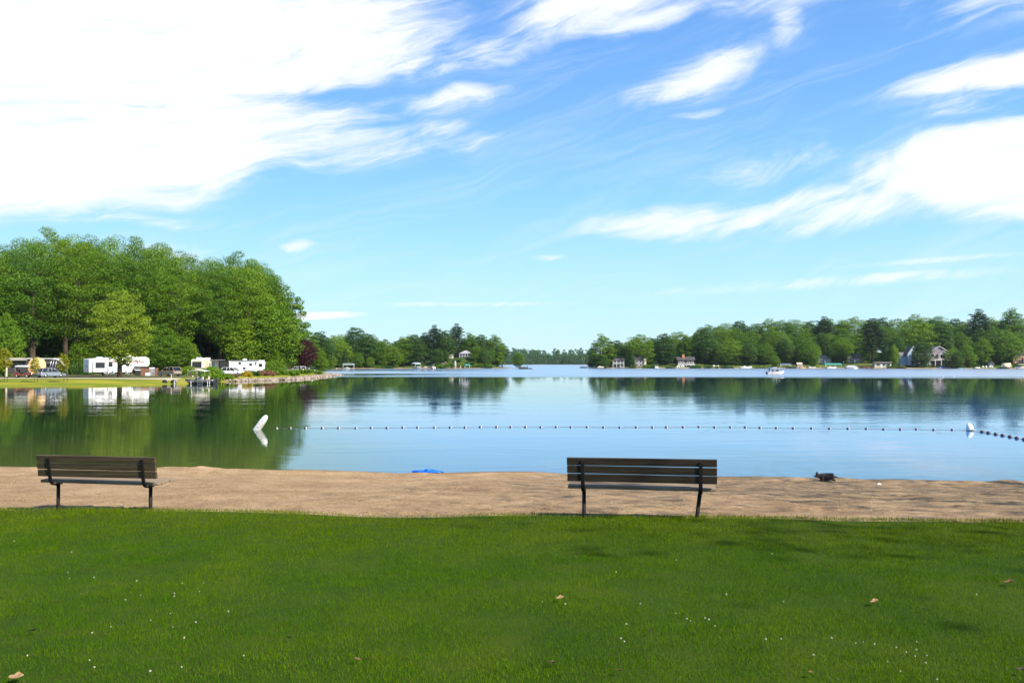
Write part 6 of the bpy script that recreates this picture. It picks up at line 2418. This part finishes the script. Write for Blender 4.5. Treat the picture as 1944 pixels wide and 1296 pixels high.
# cottages of the right shore
t = thing('grey_roofed_cottage', 'two-storey cottage with a large grey roof and white porch rails', 'cottage', place(1174, 566), R(-6))
m = MB()
m.box((0, 1.5, 2.4), (6.6, 5.0, 4.8))
m.build('wall', SIDING_GREY, t)
m = MB()
m._add([(-4.0, -2.7, 4.5), (4.0, -2.7, 4.5), (4.0, 4.4, 4.5), (-4.0, 4.4, 4.5), (-3.0, 0.9, 7.3), (3.0, 0.9, 7.3)], [(0, 1, 5, 4), (1, 2, 5), (2, 3, 4, 5), (3, 0, 4), (3, 2, 1, 0)])
m.build('roof', ROOF_GREY, t)
deck(t, -3.6, 3.6, -1.0, 2.3, 1.6, 0.9, n=4)
for x in (-3.4, -1.1, 1.2, 3.4):
    m = MB()
    m.box((x, -2.45, 3.5), (0.22, 0.22, 2.1))
    m.build('porch_post', TRIM, t)
for x in (-2.0, 0.2, 2.2):
    win(t, x, 3.5, 1.1, 1.3, -1.0)
    win(t, x, 1.1, 1.1, 1.2, -1.0)
t = thing('grey_house', 'dark grey house with a tall cream chimney right of the slim conifer', 'house', place(1213, 562), R(8))
gable(t, 7.0, 6, 4.2, 2.0, SIDING_GREY, ROOF_DARK, 0.4, False, trim=False)
m = MB()
m.box((2.9, -3.3, 3.0), (1.5, 0.6, 4.0))
m.build('chimney', SIDING_CREAM, t)
for x in (-2.2, 0.2):
    win(t, x, 3.0, 1.2, 1.3, -3.0)
    win(t, x, 1.0, 1.2, 1.2, -3.0)
t = thing('cream_bungalow', 'low cream bungalow wall showing under the trees left of the dark brown house', 'house', place(1271, 580), R(4))
gable(t, 10, 6, 2.5, 1.6, SIDING_CREAM, ROOF_DARK, 0.4, False, trim=False)
for x in (-3, 0, 3):
    win(t, x, 1.4, 1.3, 1.2, -3.0)
t = thing('dark_brown_house', 'dark brown house with an orange brick chimney under the trees', 'house', place(1301, 560), R(-3))
gable(t, 10.5, 6, 3.6, 1.8, SIDING_DARK, ROOF_DARK, 0.5, False, trim=False)
m = MB()
m.box((-1.4, -0.8, 5.6), (1.5, 1.2, 2.6))
ch = m.build('chimney', mat('orange_brick', (0.52, 0.20, 0.08), 0.85, var=0.15, scale=4), t)
m = MB()
m.box((-1.4, -0.8, 6.95), (1.7, 1.4, 0.15))
m.build('chimney_cap', CREAM, ch)
for x in (-4, -2, 1.5, 3.8):
    win(t, x, 1.8, 1.2, 1.3, -3.0)
deck(t, -5.2, 5.2, -3.0, 0.6, 2.0, 0.9, n=5)
t = thing('brick_chimney_house', 'house mostly hidden in trees with a pinkish brick chimney, left of the white cruiser', 'house', place(1387, 590), R(0))
gable(t, 8, 6, 4.5, 2.2, SIDING_GREY, ROOF_DARK, 0.4, False, trim=False)
m = MB()
m.box((0, -3.5, 4.6), (1.6, 0.8, 6.5))
m.build('chimney', mat('pink_brick', (0.40, 0.22, 0.18), 0.85, var=0.15, scale=4), t)
win(t, 2.4, 1.6, 1.2, 1.2, -3.0)
for px, wd, lb in [(1562, 8.5, 'grey house in the shade behind the young tree with the pale trunk'), (1618, 9.5, 'grey house in the shade behind the white pontoon boat')]:
    t = thing('shaded_house', lb, 'house', place(px, 562), R(4))
    gable(t, wd, 6, 3.2, 2.2, SIDING_GREY, ROOF_GREY, 0.4, px < 1600, trim=False)
    for x in (-2.4, 2.4):
        win(t, x, 1.7, 1.2, 1.3, -3.0)
    m = MB()
    m.box((0.2, -3.03, 1.1), (1.0, 0.06, 2.1))
    m.build('door', TRIM, t)
t = thing('cream_boathouse', 'low cream boathouse with a flat grey roof at the waterline', 'boathouse', place(1674, 533), R(-8))
m = MB()
m.box((0, 0, 1.5), (9.5, 4.5, 3.0))
m.build('wall', SIDING_CREAM, t)
m = MB()
m.box((0, -0.2, 3.15), (10.4, 5.6, 0.28))
m.build('roof', mat('pinkish_roof_edge', (0.42, 0.34, 0.31), 0.8), t)
m = MB()
m.box((-4.82, 0, 1.5), (0.1, 4.3, 2.9))
m.build('end_wall', mat('green_end_wall', (0.25, 0.42, 0.36), 0.7), t)
for x, s in ((-2.6, 1.6), (0.5, 1.3), (3.2, 1.5)):
    win(t, x, 1.7, s, 1.2, -2.25)
m = MB()
m.box((-0.9, -2.28, 1.15), (1.0, 0.08, 2.2))
m.build('door', WHITE, t)

# the big lakeside house: pale blue wing, deck, grey gable wing
t = thing('lakeside_house', 'large lakeside house with a pale blue gable wing, white deck and mauve-grey gable wing', 'house', place(1758, 538, 0.1), R(-5))
gable(t, 6.4, 8, 6.6, 4.6, SIDING_BLUE, ROOF_GREY, 0.4, True, x=-9.0)
gable(t, 6.0, 6, 5.6, 2.0, SIDING_BLUE, ROOF_GREY, 0.4, False, x=-12.6, y=2.0, trim=False)
gable(t, 14.5, 8, 6.8, 4.4, SIDING_MAUVE, ROOF_GREY, 0.5, True, x=6.2)
m = MB()
m.box((-1.0, 0.8, 3.4), (9.4, 6.0, 6.8))
m.build('wall', SIDING_MAUVE, t)
gable(t, 5.2, 2.2, 6.4, 1.9, SIDING_MAUVE, ROOF_GREY, 0.35, True, x=7.6, y=-5.0)
for x, z, sx, sz in ((-9.0, 5.3, 1.5, 2.6), (-9.0, 1.4, 1.8, 1.9), (-9.0, 8.2, 1.0, 1.0)):
    win(t, x, z, sx, sz, -4.0)
for x, z, sx, sz in ((2.2, 6.0, 1.8, 1.6), (11.2, 5.6, 1.5, 2.0), (2.2, 1.5, 2.0, 1.6)):
    win(t, x, z, sx, sz, -4.0)
win(t, 7.6, 5.2, 3.0, 2.6, -6.1)
deck(t, -12.0, -1.5, -4.0, 3.2, 2.6, 1.0, n=5)
deck(t, -1.0, 13.0, -6.1, 3.0, 1.6, 1.0, n=5)
m = MB()
m.box((-7.4, -5.2, 3.9), (5.0, 0.12, 1.5))
m.build('deck_screen', TRIM, t)

t = thing('small_shed', 'small pinkish shed with a peaked roof behind the white lawn chairs', 'shed', place(1881, 521), R(-30))
gable(t, 3.0, 3.0, 2.4, 1.1, mat('pinkish_boards', (0.38, 0.29, 0.27), 0.8), ROOF_GREY, 0.25, True, trim=False)
m = MB()
m.box((0.0, -1.53, 1.0), (1.0, 0.05, 1.9))
m.build('door', TRIM, t)
t = thing('brick_house', 'reddish brick house with white window frames at the right edge above the boats', 'house', place(1936, 533), R(-6))
gable(t, 11, 7, 5.6, 2.4, BRICK, ROOF_DARK, 0.4, False, trim=False)
m = MB()
m.box((-4.8, -3.8, 3.6), (1.7, 0.7, 7.2))
m.build('chimney', mat('pale_brick', (0.46, 0.31, 0.24), 0.85, var=0.15, scale=4), t)
for x in (-1.8, 1.4, 4.2):
    win(t, x, 4.4, 1.6, 1.6, -3.5)
    win(t, x, 1.3, 1.6, 1.4, -3.5)
deck(t, 0.0, 5.4, -3.5, 2.8, 1.8, 1.0, n=3)

# boats and docks of the right shore, left to right
dock('long low dock with boats at the left tip of the cottage shore', on_w(1118, 572), R(2), 12, 1.5, None, 0.5)
runabout('dark boat at the outer end of the dock, left tip of the cottage shore', 1107, 570, R(175), 4.6, COVER)
runabout('white boat tied to the dock at the left tip of the cottage shore', 1126, 568, R(185), 5.0, WHITE)
runabout('pale boat ashore below the grey-roofed cottage', 1140, 556, R(15), 4.6, CREAM, z=0.25)
dock('thin dock in front of the grey-roofed cottage', on_w(1160, 551), R(0), 11, 1.2, None, 0.45)
runabout('small dark boat at the right end of the thin dock by the grey-roofed cottage', 1180, 549, R(10), 4.0, COVER, glass=False)
runabout('white boat with a tall grey canopy in front of the bright rounded shrub', 1245, 541, R(95), 6.0, WHITE, COVER)
dock('dock carrying white chairs in front of the dark brown house', on_w(1294, 540), R(0), 11, 1.4, None, 0.5)


def white_chair(label, x, y, z, rz, group, m_=None):
    m_ = m_ or WHITE
    t_ = thing('lawn_chair', label, 'chair', (x, y, z), rz, group)
    m = MB()
    m.box((0, 0, 0.36), (0.62, 0.62, 0.06))
    m.build('seat', m_, t_)
    m = MB()
    m.box((0, 0.33, 0.75), (0.62, 0.06, 0.8), 0, Matrix.Rotation(R(-12), 4, 'X'))
    m.build('backrest', m_, t_)
    for a in (-1, 1):
        m = MB()
        m.box((a * 0.36, 0.0, 0.58), (0.12, 0.75, 0.05))
        m.build('arm', m_, t_)
        for b in (-1, 1):
            m = MB()
            m.box((a * 0.32, b * 0.28, 0.28), (0.07, 0.07, 0.56))
            m.build('leg', m_, t_)


for px, lb in [(1286, 'leftmost white chair on the dock of the dark brown house'), (1290, 'second white chair on the dock of the dark brown house'),
               (1294, 'third white chair on the dock of the dark brown house'), (1298, 'rightmost white chair on the dock of the dark brown house')]:
    white_chair(lb, X_of(px, 540), 540, 0.54, 0.0, 'white chairs on the dock')
kayak('blue kayak standing on the lawn below the dark brown house', 1308, 548, R(70), BLUEK)
dock('low dock right of the dark brown house', on_w(1352, 539), R(0), 8, 1.2, None, 0.4)
runabout('upturned tan boat on the bank right of the dark brown house', 1357, 548, R(4), 5.4, CREAM, z=ground_z(X_of(1357, 548), 548) + 0.2, glass=False)
runabout('white cruiser with a windshield moored below the shaded trees', 1416, 533, R(4), 7.2, WHITE)
dock('long dock running right from the white cruiser', on_w(1442, 534), R(0), 14, 1.3, None, 0.5)
runabout('white boat with raised motor left of the round green bush', 1466, 531, R(175), 5.0, WHITE)
lift('dark covered boat lift right of the round green bush', 1490, 533, R(4), 7.0, 3.0, 2.0, COVER)
dock('dock in front of the dark covered boat lift', on_w(1500, 531), R(0), 14, 1.3, None, 0.5)
t = thing('beach_hut', 'small pinkish hut on the shore left of the yellow boat', 'hut', place(1517, 541), R(0))
gable(t, 3.0, 2.4, 2.1, 0.6, mat('pinkish_boards', (0.38, 0.29, 0.27)), SIDING_CREAM, 0.2, False, trim=False)
m = MB()
m.box((0, -1.23, 0.9), (0.9, 0.05, 1.7))
m.build('door', GREY, t)
runabout('bright yellow boat moored below the pale-trunked young tree', 1525, 529, R(8), 4.4, YEL, YEL)
runabout('tan boat just right of the bright yellow boat', 1540, 529, R(2), 5.2, CREAM)
dock('dock behind the bright yellow and tan boats', on_w(1532, 533), R(0), 16, 1.3, None, 0.5)
lift('boat lift under a long bright teal canopy', 1580, 527, R(2), 10.5, 3.4, 2.2, TEAL)
runabout('white boat under the long teal canopy', 1578, 524, R(3), 6.0, WHITE)
t = thing('moored_pontoon_boat', 'white pontoon boat with a pale cover moored right of the teal canopy', 'boat', on_w(1616, 519), R(2))
for s in (-1, 1):
    m = MB()
    m.tube([(-3.6, s * 0.9, 0.15), (2.9, s * 0.9, 0.15), (3.6, s * 0.9, 0.36)], [0.33, 0.33, 0.08], 8)
    m.build('pontoon', ALU, t)
m = MB()
m.box((0, 0, 0.62), (7.0, 2.4, 0.12))
m.build('deck', WHITE, t)
for s in (-1, 1):
    m = MB()
    m.box((-0.2, s * 1.15, 1.1), (6.2, 0.06, 0.8))
    m.build('side_panel', mat('pale_lilac_panel', (0.45, 0.45, 0.58), 0.5), t)
m = MB()
m.box((-0.4, 0, 1.62), (4.4, 2.0, 0.3))
m.build('cover', WHITE, t, bevel=0.1)
outboard(t, -3.6, 0.5, 1.1)
dock('dock in front of the cream boathouse', on_w(1660, 520), R(0), 20, 1.4, None, 0.4)
kayak('bright blue kayak on the bank below the mauve-grey gable', 1787, 519, R(12), BLUEK, L=4.6)
kayak('second blue kayak leaning behind the bright blue kayak', 1790, 522, R(5), BLUEK, L=4.2)
kayak('purple kayak right of the bright blue kayaks', 1799, 519, R(-4), PURP, L=3.6)
kayak('teal kayak at the water right of the lakeside house', 1824, 514, R(5), TEALK, L=4.4)
for px, lb in [(1867, 'leftmost white lawn chair on the sand left of the shed'), (1873, 'second white lawn chair on the sand left of the shed'),
               (1880, 'white lawn chair in front of the shed'), (1884, 'rightmost white lawn chair in front of the shed')]:
    x = X_of(px, 515)
    white_chair(lb, x, 515, ground_z(x, 515), 0.1, 'white lawn chairs by the shed')
runabout('small white rowing boat drawn up on the sand left of the lawn chairs', 1855, 513, R(10), 3.6, WHITE, z=0.25, glass=False)
# arched tan shelter over a boat
t = thing('arched_shelter', 'tan arched canvas shelter over a boat near the right edge', 'shelter', on_w(1911, 508), R(-35))
m = MB()
vs, fs = [], []
for i in range(11):
    a = math.pi * i / 10
    for x in (-2.2, 2.2):
        vs.append((x, -3.6 * math.cos(a), 0.5 + 2.7 * math.sin(a)))
    if i:
        fs.append((2 * i - 2, 2 * i - 1, 2 * i + 1, 2 * i))
m._add(vs, fs, 0, True)
o = m.build('canvas', mat('tan_shelter_canvas', (0.72, 0.58, 0.34), 0.85), t)
o.modifiers.new('thickness', 'SOLIDIFY').thickness = 0.08
for x in (-2.2, 2.2):
    m = MB()
    m.tube([(x, -3.6 * math.cos(math.pi * i / 10), 0.45 + 2.7 * math.sin(math.pi * i / 10)) for i in range(11)], 0.06, 5)
    m.build('hoop', ALU, t)
runabout('dark boat under the tan arched shelter', 1906, 508, R(160), 4.8, COVER)
runabout('white-covered boat with a pale bimini at the right edge', 1937, 502, R(175), 6.4, WHITE, WHITE)
dock('dock between the arched shelter and the white-covered boat', on_w(1928, 500), R(80), 9, 1.2, None, 0.5)
for px, py, lb in [(1770, 702.5, 'small white mooring ball left of the blue kayaks'), (1790, 716, 'tiny pale mooring ball farthest out in front of the lakeside house'),
                   (1810, 716, 'tiny pale mooring ball right of its twin in front of the lakeside house')]:
    p = on_plane(px, py)
    m = MB()
    m.ell((0, 0, 0.12), (0.13, 0.13, 0.14), 10)
    o = m.build('mooring_ball', WHITE_PLASTIC)
    o.location = (p.x, p.y, 0)
    tag(o, lb, 'mooring ball')

# ------------------------------------------------------------------ summer haze over the lake
HZ = bpy.data.materials.new('haze_air')
HZ.use_nodes = True
h_ = NT(HZ.node_tree)
h_.n.clear()
vol = h_.add('ShaderNodeVolumePrincipled', {'Color': (0.72, 0.86, 1.0, 1), 'Density': 0.00004, 'Anisotropy': 0.2})
h_.l.new(vol.outputs[0], h_.add('ShaderNodeOutputMaterial').inputs[1])
m = MB()
m.box((0, 1900, 47.5), (5200, 3960, 102))
tag(m.build('haze', HZ), kind='stuff')
